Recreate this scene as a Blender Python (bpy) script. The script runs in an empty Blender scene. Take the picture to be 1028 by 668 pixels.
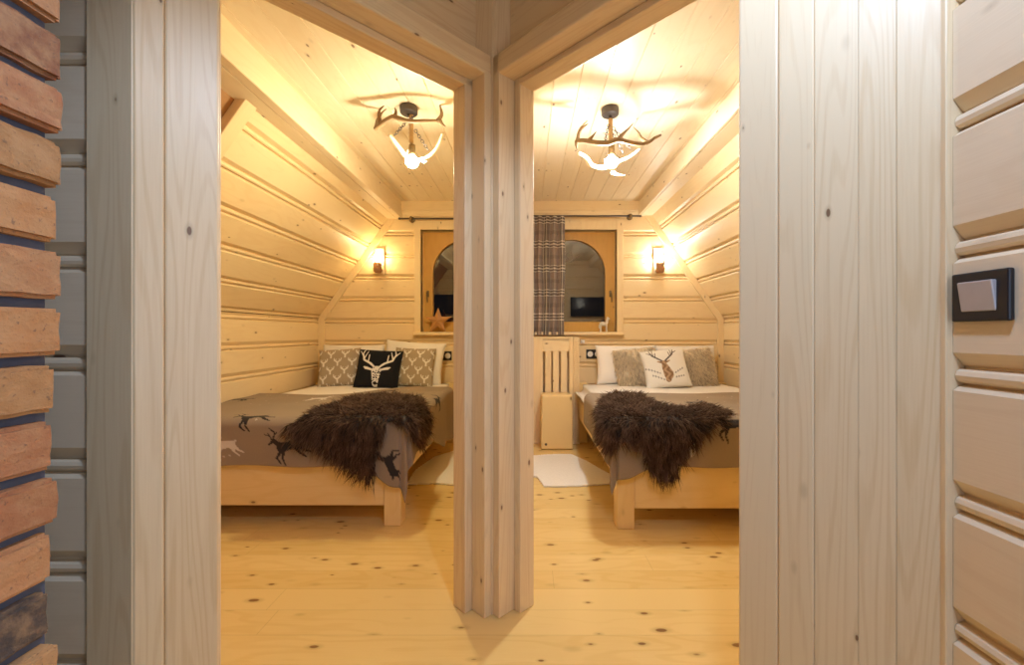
import bpy, bmesh, math, random
import numpy as np
from mathutils import Vector, Matrix

random.seed(7)
rng = np.random.default_rng(7)
PI = math.pi
scene = bpy.context.scene
COL = scene.collection

# ------------------------------------------------------------------ camera
F, PX, PY, CAMH = 428.0, 530.0, 335.0, 1.13        # focal length and principal point in pixels of the 1028 px frame
cam = bpy.data.cameras.new('camera')
cam.sensor_width = 36.0
cam.lens = F / 1028.0 * 36.0
cam.shift_x = -(PX - 514.0) / 1028.0
cam.shift_y = (PY - 334.0) / 1028.0
cam.clip_start = 0.02
camo = bpy.data.objects.new('camera', cam)
COL.objects.link(camo)
camo.location = (0, 0, CAMH)
camo.rotation_euler = (PI / 2, 0, 0)
scene.camera = camo


def wx(px, Y): return (px - PX) * Y / F
def wz(py, Y): return CAMH + (PY - py) * Y / F

# ------------------------------------------------------------------ materials
class NT:
    def __init__(self, name):
        self.m = bpy.data.materials.new(name)
        self.m.use_nodes = True
        self.t = self.m.node_tree
        self.b = self.t.nodes['Principled BSDF']
    def n(self, typ, **kw):
        nd = self.t.nodes.new(typ)
        for k, v in kw.items(): setattr(nd, k, v)
        return nd
    def l(self, a, b): self.t.links.new(a, b)
    def math(self, op, a, b=None, clamp=False):
        nd = self.n('ShaderNodeMath', operation=op, use_clamp=clamp)
        for i, v in enumerate((a, b)):
            if v is None: continue
            if isinstance(v, (int, float)): nd.inputs[i].default_value = v
            else: self.l(v, nd.inputs[i])
        return nd.outputs[0]
    def vmath(self, op, a, b):
        nd = self.n('ShaderNodeVectorMath', operation=op)
        for i, v in enumerate((a, b)):
            if isinstance(v, (tuple, list)): nd.inputs[i].default_value = v
            else: self.l(v, nd.inputs[i])
        return nd.outputs[0]
    def mix(self, f, a, b, blend='MIX'):
        nd = self.n('ShaderNodeMix', data_type='RGBA', blend_type=blend)
        if isinstance(f, (int, float)): nd.inputs[0].default_value = f
        else: self.l(f, nd.inputs[0])
        for i, v in ((6, a), (7, b)):
            if isinstance(v, (tuple, list)): nd.inputs[i].default_value = (*v[:3], 1)
            else: self.l(v, nd.inputs[i])
        return nd.outputs[2]
    def noise(self, vec, scale, detail=2.0, rough=0.5):
        nd = self.n('ShaderNodeTexNoise')
        nd.inputs['Scale'].default_value = scale
        nd.inputs['Detail'].default_value = detail
        nd.inputs['Roughness'].default_value = rough
        self.l(vec, nd.inputs['Vector'])
        return nd.outputs[0]
    def smooth(self, v, lo, hi, a=0.0, b=1.0):
        nd = self.n('ShaderNodeMapRange', interpolation_type='SMOOTHSTEP')
        self.l(v, nd.inputs[0])
        for i, x in enumerate((lo, hi, a, b)): nd.inputs[i + 1].default_value = x
        return nd.outputs[0]


def wood(name, grain, base, dark, board=None, rough=0.42, knots=1.0, knot_size=1.0, ring=0.16, knot_col=(0.16, 0.07, 0.03),
         joint=None, vary=0.16, hue=None, spec=0.4, cell=(0.080, 0.17), rs=(1.1, 5.5, 62.0), fibre=.45):
    """pine: long grain along one local axis, ring contours, fibres, oval knots, tone changing from board to board"""
    w = NT(name)
    co = w.n('ShaderNodeTexCoord').outputs['Object']
    sep = w.n('ShaderNodeSeparateXYZ'); w.l(co, sep.inputs[0])
    g = 'XYZ'.index(grain)
    rnd = None
    if board:
        ax, bw, off = board
        q = w.math('FLOOR', w.math('DIVIDE', w.math('ADD', sep.outputs['XYZ'.index(ax)], off), bw))
        wn = w.n('ShaderNodeTexWhiteNoise', noise_dimensions='1D'); w.l(q, wn.inputs['W'])
        rnd = wn.outputs['Value']
        sc = w.n('ShaderNodeVectorMath', operation='SCALE'); sc.inputs[0].default_value = (7.3, 5.1, 6.7); w.l(rnd, sc.inputs['Scale'])
        co2 = w.vmath('ADD', co, sc.outputs[0])
    else:
        oi_ = w.n('ShaderNodeObjectInfo').outputs['Random']
        sc = w.n('ShaderNodeVectorMath', operation='SCALE'); sc.inputs[0].default_value = (37.3, 25.1, 16.7); w.l(oi_, sc.inputs['Scale'])
        co2 = w.vmath('ADD', co, sc.outputs[0])
    def scl(al, ac):
        v = [ac, ac, ac]; v[g] = al
        return w.vmath('MULTIPLY', co2, tuple(v))
    wob = w.noise(scl(rs[0], rs[1]), 1.0, 2.0)
    ringv = w.math('SINE', w.math('MULTIPLY', wob, rs[2]))
    ringv = w.smooth(ringv, 0.1, 1.0)
    oi = w.n('ShaderNodeObjectInfo').outputs['Random']
    fib = w.noise(scl(6.0, 230.0), 1.0, 3.0, 0.6)
    big = w.noise(scl(0.8, 2.2), 1.0, 1.0)
    f = w.math('MULTIPLY', ringv, ring)
    f = w.math('ADD', f, w.math('MULTIPLY', w.math('SUBTRACT', fib, 0.5), fibre))
    f = w.math('ADD', f, w.math('MULTIPLY', w.math('SUBTRACT', big, 0.45), 0.7), )
    if rnd is not None:
        f = w.math('ADD', f, w.math('MULTIPLY', w.math('SUBTRACT', rnd, 0.4), vary * 3))
    else:
        f = w.math('ADD', f, w.math('MULTIPLY', w.math('SUBTRACT', oi, 0.5), 0.35))
    f = w.math('ADD', f, 0.0, clamp=True)
    c = w.mix(f, base, dark)
    # knots
    vo = w.n('ShaderNodeTexVoronoi'); vo.inputs['Scale'].default_value = 1.0
    w.l(w.vmath('ADD', scl(1.0 / cell[1], 1.0 / cell[0]), (3.3, 1.7, 9.1)), vo.inputs['Vector'])
    sepc = w.n('ShaderNodeSeparateColor'); w.l(vo.outputs['Color'], sepc.inputs[0])
    size = w.math('MULTIPLY', w.math('ADD', w.math('MULTIPLY', sepc.outputs[0], 0.8), 0.35), 0.085 * knot_size)
    dd = w.math('DIVIDE', w.math('ADD', vo.outputs['Distance'], w.math('MULTIPLY', w.math('SUBTRACT', fib, .5), .02)), size)
    keep = w.math('LESS_THAN', sepc.outputs[1], 0.85 * knots)
    core = w.math('MULTIPLY', w.smooth(dd, 0.75, 1.15, 1.0, 0.0), keep)
    halo = w.math('MULTIPLY', w.smooth(dd, 0.9, 2.4, 1.0, 0.0), keep)
    c = w.mix(w.math('MULTIPLY', halo, 0.35), c, tuple(v * .62 for v in dark))
    c = w.mix(w.math('MULTIPLY', core, 0.85), c, knot_col)
    if joint:
        ax, bw, off, jw = joint
        fr = w.math('FRACT', w.math('DIVIDE', w.math('ADD', sep.outputs['XYZ'.index(ax)], off), bw))
        jm = w.math('LESS_THAN', fr, jw / bw)
        # butt ends, staggered from board to board
        fe = w.math('FRACT', w.math('ADD', w.math('DIVIDE', sep.outputs[g], 2.6), w.math('MULTIPLY', rnd, 3.7)))
        jm = w.math('MAXIMUM', jm, w.math('LESS_THAN', fe, 0.0009))
        c = w.mix(w.math('MULTIPLY', jm, 0.3), c, tuple(v * .35 for v in dark))
    w.l(c, w.b.inputs['Base Color'])
    w.l(w.math('ADD', w.math('MULTIPLY', fib, 0.14), rough - 0.07), w.b.inputs['Roughness'])
    w.b.inputs['Specular IOR Level'].default_value = spec
    bp = w.n('ShaderNodeBump'); bp.inputs['Strength'].default_value = 0.12; bp.inputs['Distance'].default_value = 0.002
    w.l(fib, bp.inputs['Height']); w.l(bp.outputs[0], w.b.inputs['Normal'])
    return w.m


def plain(name, col, rough=0.5, metal=0.0, spec=0.5, mott=0.08, scale=40.0, bump=0.0):
    w = NT(name)
    co = w.n('ShaderNodeTexCoord').outputs['Object']
    nz = w.noise(co, scale, 3.0)
    c = w.mix(nz, tuple(v * (1 - mott) for v in col), tuple(min(1, v * (1 + mott)) for v in col))
    w.l(c, w.b.inputs['Base Color'])
    w.b.inputs['Roughness'].default_value = rough
    w.b.inputs['Metallic'].default_value = metal
    w.b.inputs['Specular IOR Level'].default_value = spec
    if bump:
        bp = w.n('ShaderNodeBump'); bp.inputs['Strength'].default_value = bump; bp.inputs['Distance'].default_value = 0.003
        w.l(nz, bp.inputs['Height']); w.l(bp.outputs[0], w.b.inputs['Normal'])
    return w.m


def cloth_attr(name, rough=0.9, weave=900.0, sheen=0.15):
    """fabric whose woven or printed pattern is the colour attribute Col"""
    w = NT(name)
    at = w.n('ShaderNodeAttribute', attribute_name='Col')
    co = w.n('ShaderNodeTexCoord').outputs['Object']
    nz = w.noise(co, weave * .25, 2.0)
    c = w.mix(w.math('MULTIPLY', nz, 0.18), at.outputs['Color'], (0.0, 0.0, 0.0))
    w.l(c, w.b.inputs['Base Color'])
    w.b.inputs['Roughness'].default_value = rough
    w.b.inputs['Specular IOR Level'].default_value = 0.15
    w.b.inputs['Sheen Weight'].default_value = sheen
    bp = w.n('ShaderNodeBump'); bp.inputs['Strength'].default_value = 0.2; bp.inputs['Distance'].default_value = 0.002
    w.l(w.noise(co, weave, 1.0), bp.inputs['Height']); w.l(bp.outputs[0], w.b.inputs['Normal'])
    return w.m


def emit(name, col, strength):
    w = NT(name)
    w.b.inputs['Base Color'].default_value = (*col, 1)
    w.b.inputs['Emission Color'].default_value = (*col, 1)
    w.b.inputs['Emission Strength'].default_value = strength
    return w.m

PITCH = 0.234
PINE, PINE_D = (0.81, 0.645, 0.385), (0.69, 0.485, 0.235)
M = {}
M['siding'] = wood('pine_siding', 'X', PINE, PINE_D, board=('Z', PITCH, 0.0), knots=1.0)
M['pine_x'] = wood('pine_lengthwise', 'X', PINE, PINE_D)
M['pine_y'] = wood('pine_depthwise', 'Y', (0.84, 0.71, 0.50), (0.72, 0.55, 0.33))
M['siding_hall'] = wood('pale_pine_siding', 'X', (0.81, 0.66, 0.45), (0.69, 0.51, 0.31), board=('Z', PITCH, 0.0), knots=1.1, fibre=.65)
M['pine_z'] = wood('pine_upright', 'Z', PINE, PINE_D)
M['ceil'] = wood('pine_ceiling', 'Y', (0.84, 0.73, 0.54), (0.72, 0.57, 0.36), board=('X', 0.144, 0.0), knots=1.0, vary=0.12)
M['floor'] = wood('pine_floor', 'X', (0.80, 0.57, 0.22), (0.66, 0.41, 0.115), board=('Y', 0.145, 0.0), rough=0.22, knots=1.25,
                  knot_size=1.6, ring=0.2, spec=.5, joint=('Y', 0.145, 0.0, 0.0022), knot_col=(0.20, 0.08, 0.025), cell=(0.066, 0.15))
M['jamb'] = wood('pine_jamb', 'Z', (0.81, 0.645, 0.40), (0.66, 0.46, 0.23), ring=0.30, knots=1.1, knot_size=.85, cell=(.07, .16), rs=(.45, 6.5, 150.0), fibre=.75)
M['head'] = wood('pine_head', 'X', (0.81, 0.645, 0.40), (0.66, 0.46, 0.23), ring=0.30, knots=1.1, knot_size=.85, cell=(.07, .16), rs=(.45, 6.5, 150.0), fibre=.75)
M['bed_x'] = wood('bed_pine_lengthwise', 'X', (0.78, 0.58, 0.27), (0.64, 0.42, 0.15), knots=.5)
M['bed_y'] = wood('bed_pine_depthwise', 'Y', (0.78, 0.58, 0.27), (0.64, 0.42, 0.15), knots=.5)
M['bed_z'] = wood('bed_pine_upright', 'Z', (0.78, 0.58, 0.27), (0.64, 0.42, 0.15), knots=.5)
M['sash'] = wood('amber_sash_wood', 'Z', (0.66, 0.38, 0.09), (0.52, 0.27, 0.05), knots=.3)
M['brown'] = wood('brown_board', 'Y', (0.36, 0.18, 0.06), (0.26, 0.12, 0.04))
M['starwood'] = wood('star_wood', 'Z', (0.44, 0.21, 0.06), (0.30, 0.13, 0.04), knots=.2)
M['black'] = plain('black_plastic', (0.012, 0.012, 0.016), 0.35)
M['screen'] = plain('dark_screen', (0.006, 0.006, 0.008), 0.12, mott=0)
M['white_plastic'] = plain('white_plastic', (0.75, 0.74, 0.72), 0.4)
M['silver'] = plain('silver_rocker', (0.52, 0.48, 0.47), 0.45, metal=0.2)
M['iron'] = plain('dark_iron', (0.10, 0.085, 0.08), 0.5, metal=0.7)
M['brass'] = plain('aged_brass', (0.22, 0.15, 0.07), 0.4, metal=0.8)
M['rope'] = plain('jute_rope', (0.50, 0.33, 0.16), 0.9, bump=0.6, scale=160)
M['antler_d'] = plain('brown_antler', (0.24, 0.15, 0.07), 0.5, mott=0.35, scale=25, bump=0.4)
M['antler_l'] = plain('ivory_antler', (0.78, 0.68, 0.50), 0.5, mott=0.15, scale=25, bump=0.2)
M['burr'] = plain('red_brown_burr', (0.36, 0.17, 0.07), 0.6, mott=0.4, scale=60, bump=0.7)
M['linen'] = plain('white_linen', (0.80, 0.76, 0.70), 0.9, spec=0.1, mott=0.02, scale=60, bump=0.08)
M['mattress'] = plain('mattress_ticking', (0.76, 0.71, 0.62), 0.9, spec=0.1, mott=0.02)
M['cloth'] = cloth_attr('printed_cloth', sheen=.03)
M['plaid'] = cloth_attr('plaid_wool')
fu = NT('fur')
at = fu.n('ShaderNodeAttribute', attribute_name='Col')
fu.l(at.outputs['Color'], fu.b.inputs['Base Color']); fu.b.inputs['Roughness'].default_value = .6; fu.b.inputs['Specular IOR Level'].default_value = .08
tl = fu.n('ShaderNodeBsdfTranslucent'); fu.l(at.outputs['Color'], tl.inputs['Color'])
mx = fu.n('ShaderNodeMixShader'); mx.inputs[0].default_value = .4
fu.l(fu.b.outputs[0], mx.inputs[1]); fu.l(tl.outputs[0], mx.inputs[2]); fu.l(mx.outputs[0], fu.t.nodes['Material Output'].inputs['Surface'])
M['fur'] = fu.m
M['bulb_l'] = emit('warm_bulb', (1.0, 0.90, 0.60), 820.0)
M['neck_l'] = emit('warm_bulb_neck', (1.0, 0.93, 0.72), 150.0)
M['neck_r'] = emit('neutral_bulb_neck', (1.0, 0.99, 0.95), 190.0)
M['bulb_r'] = emit('neutral_bulb', (0.98, 0.99, 0.97), 1150.0)
M['sc_l'] = emit('warm_sconce_bulb', (1.0, 0.76, 0.38), 130.0)
M['sc_r'] = emit('neutral_sconce_bulb', (1.0, 0.98, 0.90), 200.0)
M['figure'] = plain('white_figurine', (0.72, 0.66, 0.55), 0.5, mott=0.25, scale=70)
M['hide'] = plain('hide', (0.06, 0.045, 0.035), 0.9)
M['hide_w'] = plain('white_hide', (0.86, 0.81, 0.71), 0.9, mott=.1, scale=90, bump=.9)
M['mortar'] = plain('dark_mortar', (0.09, 0.105, 0.15), 0.9, mott=.3, bump=.5)

g = NT('dark_window_glass')
g.t.nodes.remove(g.b)
gl = g.n('ShaderNodeBsdfGlossy'); gl.inputs['Roughness'].default_value = 0.01; gl.inputs['Color'].default_value = (1, .98, .95, 1)
tr = g.n('ShaderNodeBsdfTransparent'); tr.inputs['Color'].default_value = (.9, .92, .92, 1)
fz = g.n('ShaderNodeFresnel'); fz.inputs['IOR'].default_value = 2.35
mx = g.n('ShaderNodeMixShader'); g.l(fz.outputs[0], mx.inputs[0]); g.l(tr.outputs[0], mx.inputs[1]); g.l(gl.outputs[0], mx.inputs[2])
g.l(mx.outputs[0], g.t.nodes['Material Output'].inputs['Surface'])
M['glass'] = g.m

bk = NT('old_brick')
co = bk.n('ShaderNodeTexCoord').outputs['Object']
at = bk.n('ShaderNodeAttribute', attribute_name='Col')
nz = bk.noise(co, 28, 5, .65)
nz2 = bk.noise(co, 160, 3, .6)
c = bk.mix(bk.smooth(nz, .35, .7), at.outputs['Color'], bk.mix(.5, at.outputs['Color'], (.50, .30, .14)))
c = bk.mix(bk.smooth(nz2, .60, .72, 0, .6), c, (.12, .07, .05))
bk.l(c, bk.b.inputs['Base Color']); bk.b.inputs['Roughness'].default_value = .85
bp = bk.n('ShaderNodeBump'); bp.inputs['Strength'].default_value = .5; bp.inputs['Distance'].default_value = .004
bk.l(nz2, bp.inputs['Height']); bk.l(bp.outputs[0], bk.b.inputs['Normal'])
M['brick'] = bk.m

# ------------------------------------------------------------------ object helpers
def link(name, me, mat=None, parent=None, loc=(0, 0, 0), rot=(0, 0, 0), smooth=False):
    if mat is not None:
        for m_ in (mat if isinstance(mat, (list, tuple)) else [mat]):
            me.materials.append(m_)
    o = bpy.data.objects.new(name, me)
    COL.objects.link(o)
    o.location = loc; o.rotation_euler = rot
    if parent: o.parent = parent
    if smooth:
        me.polygons.foreach_set('use_smooth', [True] * len(me.polygons))
    return o


def from_bm(name, bm, mat, parent=None, loc=(0, 0, 0), rot=(0, 0, 0), smooth=False):
    bmesh.ops.recalc_face_normals(bm, faces=bm.faces)
    me = bpy.data.meshes.new(name); bm.to_mesh(me); bm.free()
    return link(name, me, mat, parent, loc, rot, smooth)


def from_py(name, v, f, mat, parent=None, loc=(0, 0, 0), rot=(0, 0, 0), smooth=False, col=None):
    me = bpy.data.meshes.new(name)
    me.from_pydata([tuple(p) for p in v], [], f if isinstance(f, list) else f.tolist())
    me.update()
    if col is not None:
        ca = me.color_attributes.new('Col', 'FLOAT_COLOR', 'POINT')
        cc = np.ones((len(v), 4), dtype=np.float32); cc[:, :3] = col
        ca.data.foreach_set('color', cc.ravel())
    return link(name, me, mat, parent, loc, rot, smooth)


def box(bm, x0, x1, y0, y1, z0, z1, bev=0.003, seg=1):
    t = bmesh.new()
    bmesh.ops.create_cube(t, size=1)
    for v in t.verts:
        v.co = Vector(((x0 + x1) / 2 + v.co.x * (x1 - x0), (y0 + y1) / 2 + v.co.y * (y1 - y0), (z0 + z1) / 2 + v.co.z * (z1 - z0)))
    if bev:
        bmesh.ops.bevel(t, geom=t.edges[:], offset=bev, segments=seg, affect='EDGES', profile=.5)
    add(bm, t)


def add(bm, t, mat=None):
    me = bpy.data.meshes.new('tmp')
    if mat is not None: t.transform(mat)
    t.to_mesh(me); t.free(); bm.from_mesh(me); bpy.data.meshes.remove(me)


def boxo(name, x0, x1, y0, y1, z0, z1, mat, parent=None, bev=0.003, seg=1, **kw):
    bm = bmesh.new(); box(bm, x0, x1, y0, y1, z0, z1, bev, seg)
    return from_bm(name, bm, mat, parent, **kw)


def extrude_poly(bm, pts, z0, z1, axis='Z'):
    """closed outline pushed along an axis. pts are the two other axes in order"""
    def mk(p, h):
        if axis == 'Z': return (p[0], p[1], h)
        if axis == 'Y': return (p[0], h, p[1])
        return (h, p[0], p[1])
    a = [bm.verts.new(mk(p, z0)) for p in pts]
    b = [bm.verts.new(mk(p, z1)) for p in pts]
    n = len(pts)
    for i in range(n):
        bm.faces.new((a[i], a[(i + 1) % n], b[(i + 1) % n], b[i]))
    bm.faces.new(a[::-1]); bm.faces.new(b)


def lathe(bm, prof, seg=20, c=(0, 0, 0)):
    """prof: (radius, z) pairs"""
    rings = []
    for r, z in prof:
        rings.append([bm.verts.new((c[0] + r * math.cos(2 * PI * i / seg), c[1] + r * math.sin(2 * PI * i / seg), c[2] + z)) for i in range(seg)])
    for a, b in zip(rings, rings[1:]):
        for i in range(seg):
            bm.faces.new((a[i], a[(i + 1) % seg], b[(i + 1) % seg], b[i]))
    bm.faces.new(rings[0][::-1]); bm.faces.new(rings[-1])


def tube(bm, pts, rad, seg=8, smooth_n=4):
    """tapered tube through points (Catmull-Rom), radii per point"""
    P = [Vector(p) for p in pts]
    R = rad if isinstance(rad, (list, tuple)) else [rad] * len(P)
    out, ro = [], []
    for i in range(len(P) - 1):
        p0 = P[max(i - 1, 0)]; p1 = P[i]; p2 = P[i + 1]; p3 = P[min(i + 2, len(P) - 1)]
        for k in range(smooth_n):
            t = k / smooth_n
            out.append(0.5 * ((2 * p1) + (-p0 + p2) * t + (2 * p0 - 5 * p1 + 4 * p2 - p3) * t * t + (-p0 + 3 * p1 - 3 * p2 + p3) * t ** 3))
            ro.append(R[i] + (R[i + 1] - R[i]) * t)
    out.append(P[-1]); ro.append(R[-1])
    rings = []
    ref = Vector((0.3, 0.9, 0.25))
    for i, p in enumerate(out):
        d = (out[min(i + 1, len(out) - 1)] - out[max(i - 1, 0)]).normalized()
        u = d.cross(ref)
        if u.length < 1e-3: u = d.cross(Vector((1, 0, 0)))
        u.normalize(); v = d.cross(u).normalized()
        rings.append([bm.verts.new(p + (u * math.cos(2 * PI * k / seg) + v * math.sin(2 * PI * k / seg)) * ro[i]) for k in range(seg)])
    for a, b in zip(rings, rings[1:]):
        for k in range(seg):
            bm.faces.new((a[k], a[(k + 1) % seg], b[(k + 1) % seg], b[k]))
    bm.faces.new(rings[0][::-1]); bm.faces.new(rings[-1])


def ball(bm, c, r, s=(1, 1, 1), sub=3):
    t = bmesh.new()
    bmesh.ops.create_icosphere(t, subdivisions=sub, radius=1)
    for v in t.verts: v.co = Vector((c[0] + v.co.x * r * s[0], c[1] + v.co.y * r * s[1], c[2] + v.co.z * r * s[2]))
    add(bm, t)


def empty(name, loc=(0, 0, 0), rot=(0, 0, 0), parent=None):
    o = bpy.data.objects.new(name, None); COL.objects.link(o)
    o.empty_display_size = .05; o.location = loc; o.rotation_euler = rot
    if parent: o.parent = parent
    return o


def tag(o, label, cat, group=None):
    o['label'] = label; o['category'] = cat
    if group: o['group'] = group
    return o


def struct(o, label=None):
    o['kind'] = 'structure'
    if label: o['label'] = label
    return o

# ------------------------------------------------------------------ siding profile
# one board from its lower edge up: flat face, upper chamfer, groove, half-round bead, groove, lower chamfer of the next board
PROF = [(0.0, 0.0), (0.164, 0.0), (0.173, 0.012), (0.175, 0.021), (0.178, 0.021), (0.179, 0.012), (0.184, 0.005), (0.192, 0.003),
        (0.200, 0.006), (0.204, 0.012), (0.205, 0.022), (0.209, 0.022), (0.211, 0.018)]


def siding_into(bm, x0, x1, z0, z1, groove):
    """boards along local x; local -y is the room side; groove = height of one bead"""
    base = groove - 0.192
    k = math.floor((z0 - base) / PITCH) - 1
    prof = []
    while base + k * PITCH < z1 + PITCH:
        prof += [(base + k * PITCH + h, d) for h, d in PROF]
        k += 1
    out = []
    for (h0, d0), (h1, d1) in zip(prof, prof[1:]):      # clip the profile to z0..z1
        if h1 <= z0 or h0 >= z1: continue
        if h0 < z0: d0 = d0 + (d1 - d0) * (z0 - h0) / (h1 - h0); h0 = z0
        if h1 > z1: d1 = d0 + (d1 - d0) * (z1 - h0) / (h1 - h0); h1 = z1
        if not out or abs(out[-1][0] - h0) > 1e-6: out.append((h0, d0))
        out.append((h1, d1))
    poly = [(d, h) for h, d in out] + [(0.05, out[-1][0]), (0.05, out[0][0])]
    extrude_poly(bm, poly, x0, x1, 'X')


def siding(name, rects, groove, loc=(0, 0, 0), rot=(0, 0, 0), mat='siding'):
    bm = bmesh.new()
    for r in rects: siding_into(bm, *r, groove)
    # board tone changes at the bead: object origin is put on a bead
    bmesh.ops.translate(bm, verts=bm.verts[:], vec=(0, 0, -groove + 0.0))
    R = Matrix.Rotation(rot[2], 4, 'Z') @ Matrix.Rotation(rot[0], 4, 'X')
    o = from_bm(name, bm, M[mat], None, tuple(Vector(loc) + R @ Vector((0, 0, groove))), rot)
    return struct(o)

# ------------------------------------------------------------------ the setting
YB = 4.55              # back wall
ZC = 2.53              # ceiling
XL, XR = -2.23, 2.083  # knee walls
ZK = 1.29              # where the knee walls tip into the roof slope
TILT = math.radians(34.8)
GR = 1.2576            # height of a bead on the upright walls

# floor
bm = bmesh.new(); box(bm, -2.5, 2.4, -1.6, 4.9, -0.06, 0.0, 0)
struct(from_bm('floor', bm, M['floor']), 'honey pine plank floor with dark knots')

# ceiling of both rooms and the landing: boards running in depth with v joints
bm = bmesh.new()
def ceil_strip(x0, x1, y0, y1):
    p = []
    n = math.floor(x0 / 0.144); x = n * 0.144
    p.append((x0, ZC))
    while x < x1:
        for dx, dz in ((-0.003, 0), (0, 0.006), (0.003, 0)):
            if x0 < x + dx < x1: p.append((x + dx, ZC + dz))
        x += 0.144
    p.append((x1, ZC)); p += [(x1, ZC + .06), (x0, ZC + .06)]
    extrude_poly(bm, p, y0, y1, 'Y')
ceil_strip(-1.9, 1.8, 0.6, YB + .05)
ceil_strip(-1.6, .85, -1.6, 0.6)
struct(from_bm('ceiling', bm, M['ceil']), 'pale pine board ceiling')

# back wall with the two window openings
HT, HB = 2.235, 1.146
WIN = {1: (-1.141, -0.165, -0.669), 2: (-0.0255, 0.946, 0.4757)}
siding('wall_back', [(-2.3, WIN[1][0], 0, ZC), (WIN[1][0], WIN[1][1], 0, HB), (WIN[1][0], WIN[1][1], HT, ZC), (WIN[1][1], WIN[2][0], 0, ZC),
                     (WIN[2][0], WIN[2][1], 0, HB), (WIN[2][0], WIN[2][1], HT, ZC), (WIN[2][1], 2.2, 0, ZC)], GR, (0, YB, 0))
# knee walls and slopes
YF = 2.27
SLEN = 1.42
siding('wall_left', [(1.25, YB, 0, ZK)], GR, (XL, 0, 0), (0, 0, PI / 2))
siding('wall_right', [(-YB, -1.25, 0, ZK)], GR, (XR, 0, 0), (0, 0, -PI / 2))
siding('wall_left_slope', [(YF, YB, 0, SLEN)], 0.01, (XL, 0, ZK), (TILT, 0, PI / 2))
siding('wall_right_slope', [(-YB, -1.25, 0, SLEN)], 0.01, (XR, 0, ZK), (TILT, 0, -PI / 2))
# brown roof boarding in front of the slope's first board in the left room
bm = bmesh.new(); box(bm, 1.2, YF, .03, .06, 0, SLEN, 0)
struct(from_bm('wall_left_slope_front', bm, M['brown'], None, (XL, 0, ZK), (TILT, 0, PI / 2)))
# partition between the rooms
boxo('wall_middle', -0.14, -0.08, 1.80, YB, 0, ZC, M['pine_z'], None, 0)['kind'] = 'structure'
# front walls of the rooms, either side of the doors
siding('wall_front_left', [(0.935, 2.3, 0, ZC)], GR, (0, 1.27, 0), (0, 0, PI))
siding('wall_front_right', [(-2.2, -0.70, 0, ZC)], GR, (0, 1.16, 0), (0, 0, PI))

# trims on the corners
def strip_on_slope(name, left, x0, x1):
    bm = bmesh.new()
    if left: box(bm, x0, x1, -.018, .03, -.0, SLEN, .003); return struct(from_bm(name, bm, M['pine_z'], None, (XL, 0, ZK), (TILT, 0, PI / 2)))
    box(bm, -x1, -x0, -.018, .03, 0, SLEN, .003); return struct(from_bm(name, bm, M['pine_z'], None, (XR, 0, ZK), (TILT, 0, -PI / 2)))
strip_on_slope('trim_1', True, 2.22, 2.315)
def slope_board(name, s, x0):
    # board on the back wall following the slope
    ca, sa = math.cos(TILT), math.sin(TILT)
    w_ = 0.062
    bm = bmesh.new()
    pts = [(x0, 0.0), (x0 + s * w_, 0.0), (x0 + s * w_, ZK - .02), (x0 + s * (w_ * ca + 1.4 * sa + .012), ZK + 1.4 * ca - w_ * sa + .01), (x0 + s * 1.4 * sa, ZK + 1.4 * ca), (x0, ZK)]
    extrude_poly(bm, pts, YB - .018, YB + .01, 'Y')
    return struct(from_bm(name, bm, M['pine_z']))
slope_board('trim_2', 1, XL)
slope_board('trim_3', -1, XR)

# purlins under the ceiling, with a board closing the gap to the slope
def purlin(name, s, xi, zb, joint, xo):
    bm = bmesh.new()
    a, b = sorted((xi, xi + s * joint))
    box(bm, a, b, 1.2, YB, zb, ZC, .004)
    a, b = sorted((xi + s * (joint + .003), xo))
    box(bm, a, b, 1.2, YB, zb + .001, ZC, .003)
    return struct(from_bm(name, bm, M['pine_y']))
purlin('trim_4', -1, -1.335, 2.35, .06, -1.60)
purlin('trim_5', 1, 1.172, 2.385, .022, 1.50)
# cornices above the windows
def cornice(name, x0, x1):
    p = [(YB, 2.372), (YB - .028, 2.372), (YB - .030, 2.392), (YB - .038, 2.402), (YB - .042, 2.408), (YB - .044, 2.425), (YB - .052, 2.432), (YB - .052, ZC), (YB, ZC)]
    bm = bmesh.new(); extrude_poly(bm, p, x0, x1, 'X')
    return struct(from_bm(name, bm, M['pine_x']))
cornice('trim_6', -1.335, -.14)
cornice('trim_7', -.08, 1.172)

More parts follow.
